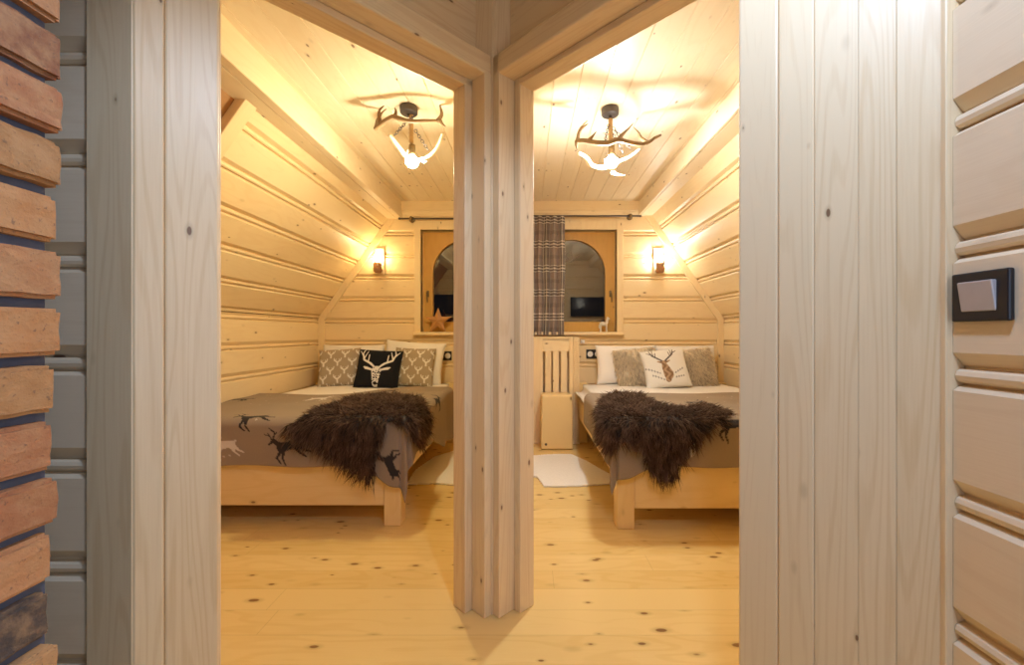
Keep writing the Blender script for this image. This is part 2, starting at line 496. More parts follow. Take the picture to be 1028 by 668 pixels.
# ------------------------------------------------------------------ windows
def window(n, x0, x1, xc, hinge):
    root = empty('window_%d' % n, (0, 0, 0)); struct(root, 'arched amber wood window in a pale pine casing')
    R, zc, zb = 0.371, 1.785, 1.257
    y0, y1 = YB + .11, YB + .165
    lo, hi = (max(x0 - .068, -1e9), x1 + .068)
    if n == 1: hi = -.143
    else: lo = -.077
    bm = bmesh.new()
    box(bm, lo, x0, YB - .022, YB + .05, HB, HT + .1); box(bm, x1, hi, YB - .022, YB + .05, HB, HT + .1)
    box(bm, x0 - .001, x1 + .001, YB - .022, YB + .05, HT, HT + .1)
    from_bm('casing', bm, M['pine_z'], root)
    bm = bmesh.new()
    box(bm, x0 - .02, x0, YB + .03, y1 + .02, HB, HT, 0); box(bm, x1, x1 + .02, YB + .03, y1 + .02, HB, HT, 0)
    box(bm, x0, x1, YB + .03, y1 + .02, HT, HT + .02, 0)
    from_bm('reveal', bm, M['pine_z'], root)
    boxo('sill', lo, hi, YB - .075, y1, HB - .035, HB, M['pine_x'], root, .008, 2)
    # sash: rectangle with an arched opening
    inner, outer = [], []
    N = 28
    inner.append((xc + R, zb)); inner.append((xc + R, (zb + zc) / 2))
    for i in range(N + 1):
        a = PI * i / N; inner.append((xc + R * math.cos(a), zc + R * math.sin(a)))
    inner.append((xc - R, (zb + zc) / 2)); inner.append((xc - R, zb))
    for (x, z) in inner:
        if z <= zb + 1e-6: outer.append((x1 if x > xc else x0, zb)); continue
        if z <= zc + 1e-6: outer.append((x1 if x > xc else x0, z)); continue
        a = math.atan2(z - zc, x - xc)
        dx = (x1 - xc) if math.cos(a) > 0 else (xc - x0); dz = HT - zc
        t = min(dx / max(abs(math.cos(a)), 1e-6), dz / max(math.sin(a), 1e-6))
        outer.append((xc + t * math.cos(a), zc + t * math.sin(a)))
    def shell(inn, out, ya, yb):
        bm = bmesh.new()
        vi = [[bm.verts.new((p[0], y, p[1])) for p in inn] for y in (ya, yb)]
        vo = [[bm.verts.new((p[0], y, p[1])) for p in out] for y in (ya, yb)]
        m_ = len(inn)
        for i in range(m_ - 1):
            bm.faces.new((vi[0][i], vi[0][i + 1], vo[0][i + 1], vo[0][i]))
            bm.faces.new((vi[1][i], vo[1][i], vo[1][i + 1], vi[1][i + 1]))
            bm.faces.new((vi[0][i], vi[1][i], vi[1][i + 1], vi[0][i + 1]))
            bm.faces.new((vo[0][i], vo[0][i + 1], vo[1][i + 1], vo[1][i]))
        return bm
    bm = shell(inner, outer, y0 + .01, y1)
    # the upper corners of the rectangle
    for xx in (x0, x1):
        a = xx; s = 1 if xx == x1 else -1
        k = [p for p in outer if abs(p[1] - HT) < 1e-4 and (p[0] - xc) * s > 0]
        far = max(abs(p[0] - xc) for p in k)
        k2 = [p for p in outer if abs(p[0] - xx) < 1e-4]
        zt = max(p[1] for p in k2)
        vs = [bm.verts.new((xc + s * far, y0 + .01, HT)), bm.verts.new((xx, y0 + .01, HT)), bm.verts.new((xx, y0 + .01, zt))]
        bm.faces.new(vs)
    box(bm, x0, x1, y0 + .01, y1, HB + .002, zb, .004)
    sash = from_bm('sash', bm, M['sash'], root)
    # raised moulding round the arch
    Rm = R + .022
    mi = [(xc + (p[0] - xc) * 1.0, p[1]) for p in inner]
    mo = []
    for (x, z) in inner:
        if z <= zc: mo.append((xc + (Rm if x > xc else -Rm), z))
        else:
            a = math.atan2(z - zc, x - xc); mo.append((xc + Rm * math.cos(a), zc + Rm * math.sin(a)))
    from_bm('glazing_bead', shell(mi, mo, y0 - .002, y0 + .02), M['sash'], sash)
    # pane
    bm = bmesh.new()
    vs = [bm.verts.new((p[0], y0 + .035, p[1])) for p in inner]
    bm.faces.new(vs)
    from_bm('pane', bm, M['glass'], sash)
    # handle
    hx = xc + hinge * (R + .055)
    bm = bmesh.new()
    box(bm, hx - .012, hx + .012, y0 - .004, y0 + .012, 1.53, 1.60, .004, 2)
    tube(bm, [(hx, y0 - .002, 1.575), (hx, y0 - .045, 1.575), (hx + .004, y0 - .05, 1.53), (hx + .006, y0 - .046, 1.47)], [.007, .007, .008, .006])
    from_bm('handle', bm, M['brass'], sash, smooth=True)
window(1, *WIN[1], -1)
window(2, *WIN[2], 1)

# ------------------------------------------------------------------ the two doorways, set as a V
P0 = (-0.3105, 1.7716); P8 = (0.0249, 1.773)
R45 = math.radians(45)
ZH = 2.1346
def doorway(n, loc, rot, x_post, sgn, opening, lip, widths, casing_post):
    """local x along the wall, local y into the bedroom. sgn: direction from the post towards the near jamb"""
    root = empty('door_%d' % n, (*loc, 0), (0, 0, rot)); struct(root, 'pine door frame with deep stepped casing')
    def bx(name, xa, xb, *r, mat='jamb', bev=.004):
        a, b = sorted((xa, xb)); return boxo(name, a, b, *r, M[mat], root, bev, 2)
    W = opening
    # lining
    bx('lining', -sgn * .037, 0, -.08, .0, 0, ZH + .03)
    bx('lining', sgn * W, sgn * (W + lip), -.08, .0, 0, ZH + .03)
    bx('lining_head', -sgn * .037, sgn * (W + lip), -.08, .0, ZH, ZH + .026, mat='head')
    # casing at the post, casing at the near side, casing above
    bx('casing', -sgn * .037, -sgn * (.037 + casing_post), -.16, 0, 0, 2.24 if n == 2 else 2.17)
    x = W + lip
    for i, wd in enumerate(widths):
        bx('casing', sgn * x, sgn * (x + wd - .0005), -.16 + (.002, 0, .0012, .0004, .0015)[i], -.09, 0, 2.45 if i else 2.24, bev=(.005, .004, .0007, .0007, .0007)[i])
        x += wd
    bx('casing_head', -sgn * (.037 + casing_post), sgn * (W + lip), -.16, 0, 2.162, 2.245, mat='head', bev=.008)
    # wall over the doorway
    a, b = sorted((-sgn * .17, sgn * (x)))
    o = boxo('over_panel', a, b, -.09, -.02, 2.235, ZC, M['head'], root, 0)
    return root
d1 = doorway(1, P0, R45, 0, -1, .806, .017, (.106, .055), .0335)
d2 = doorway(2, P8, -R45, 0, 1, .8350, .0237, (.0878, .0719, .0772, .0598, .0744), .0415)
# core of the post and two slim strips in the corner above the heads
bm = bmesh.new()
extrude_poly(bm, [(-.29, 1.776), (-.1458, 1.7112), (.0, 1.776), (-.05, 1.83), (-.23, 1.83)], 0, ZC)
struct(from_bm('trim_8', bm, M['jamb']), 'pine post core between the two doorways')
bm = bmesh.new()
for ang, xs in ((R45, (-.024, .0)), (-R45, (.0, .024))):
    t = bmesh.new()
    box(t, xs[0], xs[1], -.018, .0, 2.24, ZC, .003)
    add(bm, t, Matrix.Translation((-.137, 1.742, 0)) @ Matrix.Rotation(ang, 4, 'Z'))
struct(from_bm('trim_9', bm, M['jamb']), 'two slim corner strips above the post')
# board facing the landing on the left, then the short log wall, and the right wall of the landing
boxo('trim_10', -1.00, -0.893, .963, 1.02, 0, ZC, M['jamb'], None, .003)['kind'] = 'structure'
siding('wall_hall_left', [(-1.9, -.972, 0, ZC)], wz(370, .95) + .01, (0, .968, 0), (0, 0, 0), 'siding_hall')
siding('wall_hall_right', [(-.787, 1.6, 0, ZC)], wz(243, .79) - .013, (.785, 0, 0), (0, 0, -PI / 2), 'siding_hall')
boxo('trim_11', .773, .835, .788, .80, 0, ZC, M['jamb'], None, .002)['kind'] = 'structure'

# brick chimney breast on the left
bm = bmesh.new()
lay = bm.verts.layers.float_color.new('Col')
cols = [(.42, .20, .075), (.36, .15, .065), (.46, .23, .085), (.40, .19, .08), (.33, .13, .06), (.48, .27, .12)]
z = -0.03; k = 0
YE = 0.638
while z < 2.2:
    hgt = .066 + random.uniform(-.003, .004)
    off = .125 if k % 2 else 0
    y = .610 + .014 * min(z, 2) + random.uniform(-.006, .005)
    ln = .12 if k % 2 else .25
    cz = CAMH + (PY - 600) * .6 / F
    while y > -.3:
        t = bmesh.new()
        bmesh.ops.create_cube(t, size=1)
        dx = random.uniform(-.004, .006)
        for v in t.verts:
            v.co = Vector((-.735 + dx + v.co.x * .11, y - ln / 2 + v.co.y * (ln - .012), z + hgt / 2 + v.co.z * hgt))
        bmesh.ops.bevel(t, geom=t.edges[:], offset=.006, segments=2, affect='EDGES')
        bmesh.ops.subdivide_edges(t, edges=[e for e in t.edges if e.calc_length() > .03], cuts=3, use_grid_fill=True)
        cc = random.choice(cols); dk = random.uniform(.62, 1.2)
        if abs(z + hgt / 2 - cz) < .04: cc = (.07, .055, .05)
        tl = t.verts.layers.float_color.new('Col')
        for v in t.verts:
            v[tl] = (cc[0] * dk, cc[1] * dk, cc[2] * dk, 1)
            q = v.co * 90
            v.co += Vector((math.sin(q.y * 1.1 + q.z * 1.7 + k), math.sin(q.z * 1.3 + q.x + k * 2), math.sin(q.y * 1.5 + k * 1.3))) * .0008
        add(bm, t)
        y -= ln; ln = .25
    z += hgt + .014; k += 1
for f in bm.faces: f.material_index = 0
n0 = len(bm.faces)
box(bm, -1.25, -.698, -.3, YE - .022, 0, ZC, 0)
bm.faces.ensure_lookup_table()
for f in bm.faces[n0:]: f.material_index = 1
struct(from_bm('wall_brick', bm, [M['brick'], M['mortar']]), 'rough red brick pier with dark recessed joints')

# ------------------------------------------------------------------ pattern helpers
def cap_dist(P, segs):
    """smallest (distance - radius) to a set of tapered strokes, P (n,2)"""
    best = np.full(len(P), 9.0)
    for (x1, y1, r1, x2, y2, r2) in segs:
        a = np.array((x1, y1)); d = np.array((x2 - x1, y2 - y1)); L = max(d @ d, 1e-9)
        t = np.clip(((P - a) @ d) / L, 0, 1)
        q = np.hypot(*(P - (a + t[:, None] * d)).T) - (r1 + (r2 - r1) * t)
        best = np.minimum(best, q)
    return best
DEER = [(-.25, .10, .12, .18, .14, .13), (.18, .18, .09, .34, .40, .05), (.33, .40, .055, .50, .34, .03), (.33, .43, .02, .24, .62, .018),
        (.24, .62, .018, .34, .78, .014), (.28, .54, .016, .16, .60, .012), (.37, .44, .02, .42, .64, .016), (.42, .58, .014, .54, .66, .012),
        (.18, .06, .06, .40, -.10, .03), (.40, -.10, .03, .32, -.30, .02), (.12, .04, .06, .24, -.16, .03), (.24, -.16, .03, .20, -.38, .02),
        (-.28, .06, .09, -.44, -.14, .035), (-.44, -.14, .035, -.60, -.26, .02), (-.22, .04, .08, -.30, -.18, .035), (-.30, -.18, .035, -.44, -.36, .02),
        (-.36, .16, .04, -.43, .20, .02)]
ANTLER_Y = [(0, -.30, .075, -.02, -.02, .06), (-.02, -.05, .06, -.26, .14, .05), (-.26, .14, .05, -.30, .34, .03), (-.02, -.05, .06, .24, .12, .05),
            (.24, .12, .05, .30, .34, .03), (-.20, .08, .035, -.10, .26, .02), (.18, .06, .035, .10, .26, .02)]
def stag(face=True):
    s = []
    for m_ in (-1, 1):
        s += [(m_ * .10, .02, .03, m_ * .22, .12, .032), (m_ * .22, .12, .032, m_ * .44, .24, .03), (m_ * .44, .24, .03, m_ * .52, .46, .02),
              (m_ * .52, .46, .02, m_ * .46, .64, .01), (m_ * .30, .17, .022, m_ * .30, .42, .012), (m_ * .45, .28, .022, m_ * .36, .54, .01),
              (m_ * .51, .40, .018, m_ * .62, .56, .01), (m_ * .16, -.08, .03, m_ * .34, -.03, .045), (m_ * .34, -.03, .045, m_ * .40, .0, .02)]
    return s
STAG_FACE = [(0, -.12, .15, 0, -.36, .11), (0, -.36, .11, 0, -.52, .08)]

# ------------------------------------------------------------------ beds
ZT = 0.635                                              # blanket on top of the bedding
def bed(s, xa, xb, yf, label):
    """s=+1: free side at xb (left room); s=-1: free side at xa"""
    root = empty('bed', ((xa + xb) / 2, (yf + 4.5) / 2, 0)); tag(root, label, 'bed')
    ox, oy = root.location.x, root.location.y
    def bx(name, x0, x1, y0, y1, z0, z1, m_, bev=.006):
        return boxo(name, x0 - ox, x1 - ox, y0 - oy, y1 - oy, z0, z1, M[m_], root, bev, 2)
    for lx in (xa, xb - .10):
        bx('leg', lx, lx + .10, yf, yf + .10, 0, .345, 'bed_z')
        bx('leg', lx, lx + .10, 4.40, 4.50, 0, .62, 'bed_z')
    bx('footboard', xa + .101, xb - .101, yf + .012, yf + .045, .115, .40, 'bed_x')
    bx('side_rail', xb - .034, xb - .004, yf + .101, 4.399, .27, .453, 'bed_y')
    bx('side_rail', xa + .004, xa + .034, yf + .101, 4.399, .27, .453, 'bed_y')
    bx('headboard', xa + .101, xb - .101, 4.44, 4.47, .25, .60, 'bed_x')
    bx('slat_base', xa + .036, xb - .036, yf + .105, 4.39, .26, .30, 'bed_y', 0)
    return root
BL = dict(s=1, xa=-2.195, xb=-.746, yf=2.50)
BR = dict(s=-1, xa=.5137, xb=2.05, yf=2.455)
bed(**BL, label='pine double bed in the left room with black stag cushion')
bed(**BR, label='pine double bed in the right room beside the radiator cover')

def rounded_slab(name, x0, x1, y0, y1, z0, z1, r, mat, wob=.0, nx=60, ny=70):
    """soft slab: rounded edges, slight unevenness on top"""
    bm = bmesh.new()
    t = bmesh.new()
    bmesh.ops.create_cube(t, size=1)
    for v in t.verts: v.co = Vector(((x0 + x1) / 2 + v.co.x * (x1 - x0), (y0 + y1) / 2 + v.co.y * (y1 - y0), (z0 + z1) / 2 + v.co.z * (z1 - z0)))
    bmesh.ops.bevel(t, geom=t.edges[:], offset=r, segments=5, affect='EDGES')
    bmesh.ops.subdivide_edges(t, edges=[e for e in t.edges if e.calc_length() > .3], cuts=24, use_grid_fill=True)
    for v in t.verts:
        if wob:
            v.co.z += wob * (math.sin(v.co.x * 7 + 1.3 * math.sin(v.co.y * 5)) + .6 * math.sin(v.co.y * 11 + v.co.x * 4)) * (1 if v.co.z > (z0 + z1) / 2 else 0)
            v.co.x += wob * math.sin(v.co.y * 13)
    add(bm, t)
    return from_bm(name, bm, mat, smooth=True)
for b_, w_ in ((BL, 'left'), (BR, 'right')):
    s = b_['s']
    tag(rounded_slab('mattress', b_['xa'] + .04, b_['xb'] - .04, b_['yf'] + .06, 4.39, .302, .452, .04, M['mattress']),
        'cream mattress in the pine bed of the %s room' % w_, 'mattress')
    e0, e1 = (.01, .022) if s > 0 else (.03, .01)
    tag(rounded_slab('duvet', b_['xa'] + (e0 if s > 0 else -e0), b_['xb'] + (e1 if s > 0 else -.01), b_['yf'] + .015, 4.398, .455, .618, .075, M['linen'], .004),
        'white bedding spread under the grey blanket, %s room' % w_, 'bedding')


class Sheet:
    """flat cloth coordinates (a: past the free side, b: past the foot) folded over the bed"""
    def __init__(self, B, r=.05, lift=0.0, out=.0):
        self.s = B['s']; self.r = r
        self.xe = (B['xb'] if self.s > 0 else B['xa']) + self.s * (-.005 + out)
        self.yf = B['yf'] + .022 - out
        self.lift = lift
    def fold(self, a, b, wr=True):
        a = np.asarray(a, float); b = np.asarray(b, float)
        ap = np.maximum(a, 0); bp_ = np.maximum(b, 0)
        d = np.hypot(ap, bp_); dn = np.maximum(d, 1e-9)
        r = self.r
        th = np.minimum(d / r, PI / 2)
        out = r * np.sin(th)
        drop = r * (1 - np.cos(th)) + np.maximum(0, d - r * PI / 2)
        if wr:
            k = np.clip(d / .3, 0, 1)
            ang = np.arctan2(bp_, ap)
            ph = np.where((ap > 0) & (bp_ > 0), ang * 8.0, (a * 0 + np.minimum(b, 0) * 13.0 * (ap > 0)) + np.minimum(a, 0) * 10.0 * (bp_ > 0))
            out = out + k * (.010 + .012 * np.sin(ph + 1.0))
        x = self.xe + self.s * (np.minimum(a, 0) + out * ap / dn)
        y = self.yf - (np.minimum(b, 0) + out * bp_ / dn)
        z = ZT + self.lift - drop
        if wr:
            z = z + .004 * np.sin(a * 9 + 2 * np.sin(b * 6)) * (d <= 0) + .003 * np.sin(b * 17 + a * 5) * (d <= 0)
        return np.stack([x, y, z], -1)
    def frame(self, a, b, e=.004):
        p = self.fold(a, b); da = self.fold(a + e, b) - self.fold(a - e, b); db = self.fold(a, b + e) - self.fold(a, b - e)
        n = np.cross(da, db) * self.s * 1.0
        n /= np.maximum(np.linalg.norm(n, axis=-1, keepdims=True), 1e-9)
        flip = np.where(n[..., 2:3] < -0.2, -1.0, 1.0)
        return p, n, da / (2 * e), db / (2 * e)
    def find(self, px, py, amin=-1.5, amax=.4, bmin=-1.6, bmax=.4):
        A, Bv = np.meshgrid(np.linspace(amin, amax, 300), np.linspace(bmin, bmax, 300))
        q = proj(self.fold(A.ravel(), Bv.ravel()))
        i = np.argmin((q[:, 0] - px) ** 2 + (q[:, 1] - py) ** 2)
        return A.ravel()[i], Bv.ravel()[i]


def proj(p):
    return np.stack([PX + F * p[..., 0] / p[..., 1], PY - F * (p[..., 2] - CAMH) / p[..., 1]], -1)


def inside(P, poly):
    x, y = P[:, 0], P[:, 1]; r = np.zeros(len(P), bool)
    n = len(poly)
    for i in range(n):
        x1, y1 = poly[i]; x2, y2 = poly[(i + 1) % n]
        c = ((y1 > y) != (y2 > y)) & (x < (x2 - x1) * (y - y1) / (y2 - y1 + 1e-12) + x1)
        r ^= c
    return r

TAUPE = np.array((.31, .24, .17)); DARK = np.array((.035, .03, .028)); CREAM = np.array((.66, .60, .52))
def blanket(B, amin, aside, bfront, bback, tongue, deer, label):
    sh = Sheet(B, .05, 0.0, .0)
    NA, NB = 270, 250
    ta = np.linspace(0, 1, NA); tb = np.linspace(0, 1, NB)
    A = amin + (aside - amin) * ta
    A2, T2 = np.meshgrid(A, tb)
    BK = np.array([bback(x) for x in A])
    bl = bfront + .003 * np.sin(A * 9) + tongue * np.exp(-(np.minimum(A + .02, 0) / .13) ** 2)
    B2 = -BK[None, :] + (bl + BK)[None, :] * T2
    # side hem wavers a little
    A2 = np.where(A2 > 0, A2 * (1 + .06 * np.sin(B2 * 8) + (.55 if tongue > .1 else 0) * np.clip((-B2 - .62) / .3, 0, 1)), A2)
    P = sh.fold(A2.ravel(), B2.ravel())
    flat = np.stack([A2.ravel(), B2.ravel()], -1)
    col = np.tile(TAUPE, (len(P), 1))
    # small light flecks scattered like snow
    for _ in range(90):
        c_ = np.array((random.uniform(amin, aside), random.uniform(-1.3, bfront)))
        col[np.hypot(*(flat - c_).T) < .0055] = CREAM * .8
    for (px, py, sz, rot, tone, flip) in deer:
        a, b = sh.find(px, py)
        d = flat - np.array((a, b))
        u = d[:, 0] * B['s']; v = -d[:, 1]
        cr, sr = math.cos(rot), math.sin(rot)
        q = np.stack([(u * cr + v * sr) * flip, -u * sr + v * cr], -1) / sz
        col[cap_dist(q, DEER) < 0] = DARK if tone == 'd' else CREAM
    idx = np.arange(NA * NB).reshape(NB, NA)
    Fc = np.stack([idx[:-1, :-1], idx[:-1, 1:], idx[1:, 1:], idx[1:, :-1]], -1).reshape(-1, 4)
    o = from_py('blanket', P, Fc, M['cloth'], smooth=True, col=col)
    sol = o.modifiers.new('thickness', 'SOLIDIFY'); sol.thickness = .005; sol.offset = 0
    return tag(o, label, 'blanket')
blanket(BL, -1.43, .30, .30, lambda a: 0.95 + .50 * min(1, max(0, (a + .75) / .4)), .12,
        [(254, 420, .19, .5, 'd', -1), (290, 452, .20, .35, 'd', -1), (226, 450, .17, .2, 'c', -1), (396, 466, .19, 1.9, 'd', 1), (320, 401, .16, 0, 'c', 1),
         (392, 393, .13, .3, 'd', 1), (345, 440, .18, 0, 'd', 1), (240, 402, .16, 0, 'd', 1), (440, 405, .16, 1.2, 'd', 1)],
        'taupe blanket with dark running deer, draped over the left room bed')
blanket(BR, -1.52, .27, .29, lambda a: 1.05, .07,
        [(735, 430, .20, .2, 'd', -1), (700, 405, .18, 0, 'd', 1), (690, 452, .1, 0, 'c', 1)],
        'taupe blanket hanging over the corner of the right room bed')

# ------------------------------------------------------------------ fur
def strands(name, root, dirs, length, rad, col, tipcol, mat, parent=None, droop=0.6, curl=.25, norm=None):
    n = len(root)
    L = length[:, None]
    rnd = rng.normal(size=(n, 3)) * curl
    u = np.cross(dirs, rng.normal(size=(n, 3))); u /= np.linalg.norm(u, axis=1, keepdims=True) + 1e-9
    w = np.cross(dirs, u); w /= np.linalg.norm(w, axis=1, keepdims=True) + 1e-9
    V, C = [], []
    for j, t in enumerate((0, .38, .74)):
        p = root + dirs * L * t + (rnd * L + np.array((0, 0, -droop)) * L) * t * t
        rr = (rad * (1.0, .85, .5)[j])[:, None]
        for k in range(3):
            a = 2 * PI * k / 3
            V.append(p + (u * math.cos(a) + w * math.sin(a)) * rr); C.append(col + (tipcol - col) * t)
    V.append(root + dirs * L + (rnd * L + np.array((0, 0, -droop)) * L)); C.append(tipcol)
    V = np.stack(V, 1).reshape(-1, 3); C = np.stack(C, 1).reshape(-1, 3)
    if norm is not None: pass
    base = (np.arange(n) * 10)[:, None]
    quads = []
    for r_ in (0, 3):
        for k in range(3):
            quads.append(base + np.array((r_ + k, r_ + (k + 1) % 3, r_ + 3 + (k + 1) % 3, r_ + 3 + k)))
    tris = [base + np.array((6 + k, 6 + (k + 1) % 3, 9)) for k in range(3)]
    faces = np.concatenate(quads).tolist() + np.concatenate(tris).tolist()
    o = from_py(name, V, faces, mat, parent, smooth=True, col=C)
    o['kind'] = 'stuff'
    return o


def fur_throw(B, poly, label, n=12000):
    sh = Sheet(B, .055, .012, .012)
    cx, cy = np.mean(poly, axis=0)
    A, Bv = np.meshgrid(np.arange(-1.5, .5, .012), np.arange(-1.3, .5, .012))
    na, nb = A.shape[1], A.shape[0]
    q = proj(sh.fold(A.ravel(), Bv.ravel()))
    sp = [(x + (cx - x) * .045, y + (cy - y) * .07) for x, y in poly]
    ok = inside(q, sp)
    okg = ok.reshape(nb, na)
    P, N, _, _ = sh.frame(A.ravel(), Bv.ravel())
    idx = np.arange(na * nb).reshape(nb, na)
    cell = okg[:-1, :-1] & okg[:-1, 1:] & okg[1:, 1:] & okg[1:, :-1]
    Fq = np.stack([idx[:-1, :-1], idx[:-1, 1:], idx[1:, 1:], idx[1:, :-1]], -1)[cell]
    used, inv = np.unique(Fq.ravel(), return_inverse=True)
    root = from_py('fur_throw', P[used], inv.reshape(-1, 4), M['hide'], smooth=True)
    sol = root.modifiers.new('thickness', 'SOLIDIFY'); sol.thickness = .008; sol.offset = 0
    tag(root, label, 'fur throw')
    ca, cb = A.ravel()[ok], Bv.ravel()[ok]
    i = rng.integers(0, len(ca), n)
    a = ca[i] + rng.uniform(-.006, .006, n); b = cb[i] + rng.uniform(-.006, .006, n)
    p, nn, da, db = sh.frame(a, b)
    up = np.where((nn * np.stack([np.zeros(n), -np.ones(n) * .5, np.ones(n)], -1)).sum(1) < 0, -1.0, 1.0)[:, None]
    # outward normal: up on top, outward on the drops
    ctr = np.array((sh.xe - sh.s * .5, sh.yf + .5, ZT - .5))
    flip = np.sign(((p - ctr) * nn).sum(1))[:, None]; nn = nn * flip
    ma, mb = ca.mean(), cb.mean()
    # locks: directions shared by neighbours
    key = (np.floor(a / .030 + .35 * np.sin(b * 40)).astype(int) * 7919 + np.floor(b / .030).astype(int) * 104729) % 4096
    tab = rng.normal(size=(4096, 2)); tone = rng.uniform(.55, 1.5, 4096)
    fa = (a - ma) * 1.6 + tab[key, 0] * .45; fb = (b - mb) * 1.6 + .35 + tab[key, 1] * .45
    fl = da * fa[:, None] + db * fb[:, None]
    fl /= np.linalg.norm(fl, axis=1, keepdims=True) + 1e-9
    d = nn * rng.uniform(.35, .8, n)[:, None] + fl * .8 + rng.normal(size=(n, 3)) * .16
    d /= np.linalg.norm(d, axis=1, keepdims=True)
    ln = rng.uniform(.045, .085, n)
    base = np.array((.034, .023, .017)); tip = np.array((.25, .155, .10))
    tn = (tone[key] * rng.uniform(.7, 1.3, n))[:, None]
    o = strands('fur', p, d, ln, rng.uniform(.0016, .0032, n), base * tn, tip * tn, M['fur'], root, droop=.32, curl=.12)
    return root
zp = lambda pts, sc, ox, oy: [(ox + x / sc, oy + y / sc) for x, y in pts]
fur_throw(BL, zp([(275, 325), (400, 268), (520, 222), (640, 212), (740, 228), (778, 270), (772, 330), (742, 390), (705, 325), (635, 312), (592, 405), (588, 512), (545, 508), (470, 452), (400, 402), (320, 372)],
                 3.339, 200, 330), 'dark brown shaggy sheepskin on the bed with the black cushion')
fur_throw(BR, zp([(252, 232), (300, 198), (380, 203), (430, 233), (520, 252), (600, 236), (682, 275), (640, 304), (592, 342), (548, 392), (524, 440), (504, 482), (440, 487), (408, 440), (404, 388), (330, 348), (288, 382), (258, 340), (248, 280)],
                 3.182, 520, 330), 'dark brown shaggy sheepskin on the bed with white stag cushion')


def floor_rug(name, poly, label, n=260):
    pts = []
    for px, py in poly:
        Y = F * CAMH / (py - PY); pts.append(((px - PX) * Y / F, Y))
    pts = np.array(pts)
    lo, hi = pts.min(0), pts.max(0)
    X, Yv = np.meshgrid(np.arange(lo[0], hi[0], .008), np.arange(lo[1], hi[1], .008))
    ok = inside(np.stack([X.ravel(), Yv.ravel()], -1), [tuple(p) for p in pts]).reshape(X.shape)
    idx = np.arange(X.size).reshape(X.shape)
    cell = ok[:-1, :-1] & ok[:-1, 1:] & ok[1:, 1:] & ok[1:, :-1]
    Fq = np.stack([idx[:-1, :-1], idx[:-1, 1:], idx[1:, 1:], idx[1:, :-1]], -1)[cell]
    used, inv = np.unique(Fq.ravel(), return_inverse=True)
    P = np.stack([X.ravel(), Yv.ravel(), np.full(X.size, .009)], -1)
    root = from_py('sheepskin_rug', P[used], inv.reshape(-1, 4), M['hide_w'])
    sol = root.modifiers.new('thickness', 'SOLIDIFY'); sol.thickness = .011; sol.offset = 0
    tag(root, label, 'rug')
floor_rug('rug', zp([(20, 412), (100, 406), (170, 405), (222, 428), (262, 452), (292, 468), (305, 500), (200, 508), (82, 510), (62, 480), (20, 470)], 3.182, 520, 330),
          'white sheepskin rug on the floor before the radiator cover')
floor_rug('rug', [(408, 488), (416, 474), (436, 460), (462, 452), (490, 452), (500, 480), (470, 490), (440, 487)],
          'white sheepskin rug beside the left room bed, partly behind the post')

# ------------------------------------------------------------------ pillows and cushions
def pillow_geo(w, h, t, n=60, pinch=.06, p=2.6):
    u = np.linspace(-1, 1, n); U, V = np.meshgrid(u, u)
    edge = np.clip((1 - np.abs(U) ** p) * (1 - np.abs(V) ** p), 0, 1) ** .42
    X = U * w / 2 * (1 - pinch * (1 - V ** 2) * np.abs(U) ** 3 * -0 - pinch * (1 - np.abs(V) ** 2) * (np.abs(U) ** 6))
    Z = V * h / 2 * (1 - pinch * (1 - np.abs(U) ** 2) * (np.abs(V) ** 6))
    Yd = edge * t / 2 * (1 + .05 * np.sin(U * 5 + V * 3))
    return U, V, X, Yd, Z


def pillow(name, w, h, t, loc, lean, rz, roll, mat, paint=None, n=60, **kw):
    """stands on its lower edge, leaning back by lean; local -y is the front"""
    U, V, X, Yd, Z = pillow_geo(w, h, t, n)
    fr = np.stack([X, -Yd, Z], -1).reshape(-1, 3); bk_ = np.stack([X, Yd, Z], -1).reshape(-1, 3)
    idx = np.arange(n * n).reshape(n, n)
    q = np.stack([idx[:-1, :-1], idx[:-1, 1:], idx[1:, 1:], idx[1:, :-1]], -1).reshape(-1, 4)
    q2 = q[:, ::-1] + n * n
    vs = np.concatenate([fr, bk_]); vs[:, 2] += h / 2
    # weld rims
    rim = np.concatenate([idx[0, :], idx[-1, :], idx[:, 0], idx[:, -1]])
    mp = np.arange(2 * n * n); mp[rim + n * n] = rim
    faces = np.concatenate([q, mp[q2]])
    used, inv = np.unique(faces.ravel(), return_inverse=True)
    col = None
    if paint is not None:
        cf = paint(X.ravel(), Z.ravel())
        col = np.concatenate([cf, np.tile(np.array(kw.get('backcol', cf[0])), (n * n, 1))])[used]
    o = from_py(name, vs[used], inv.reshape(-1, 4), mat, None, loc, (-lean, roll, rz), True, col)
    return o

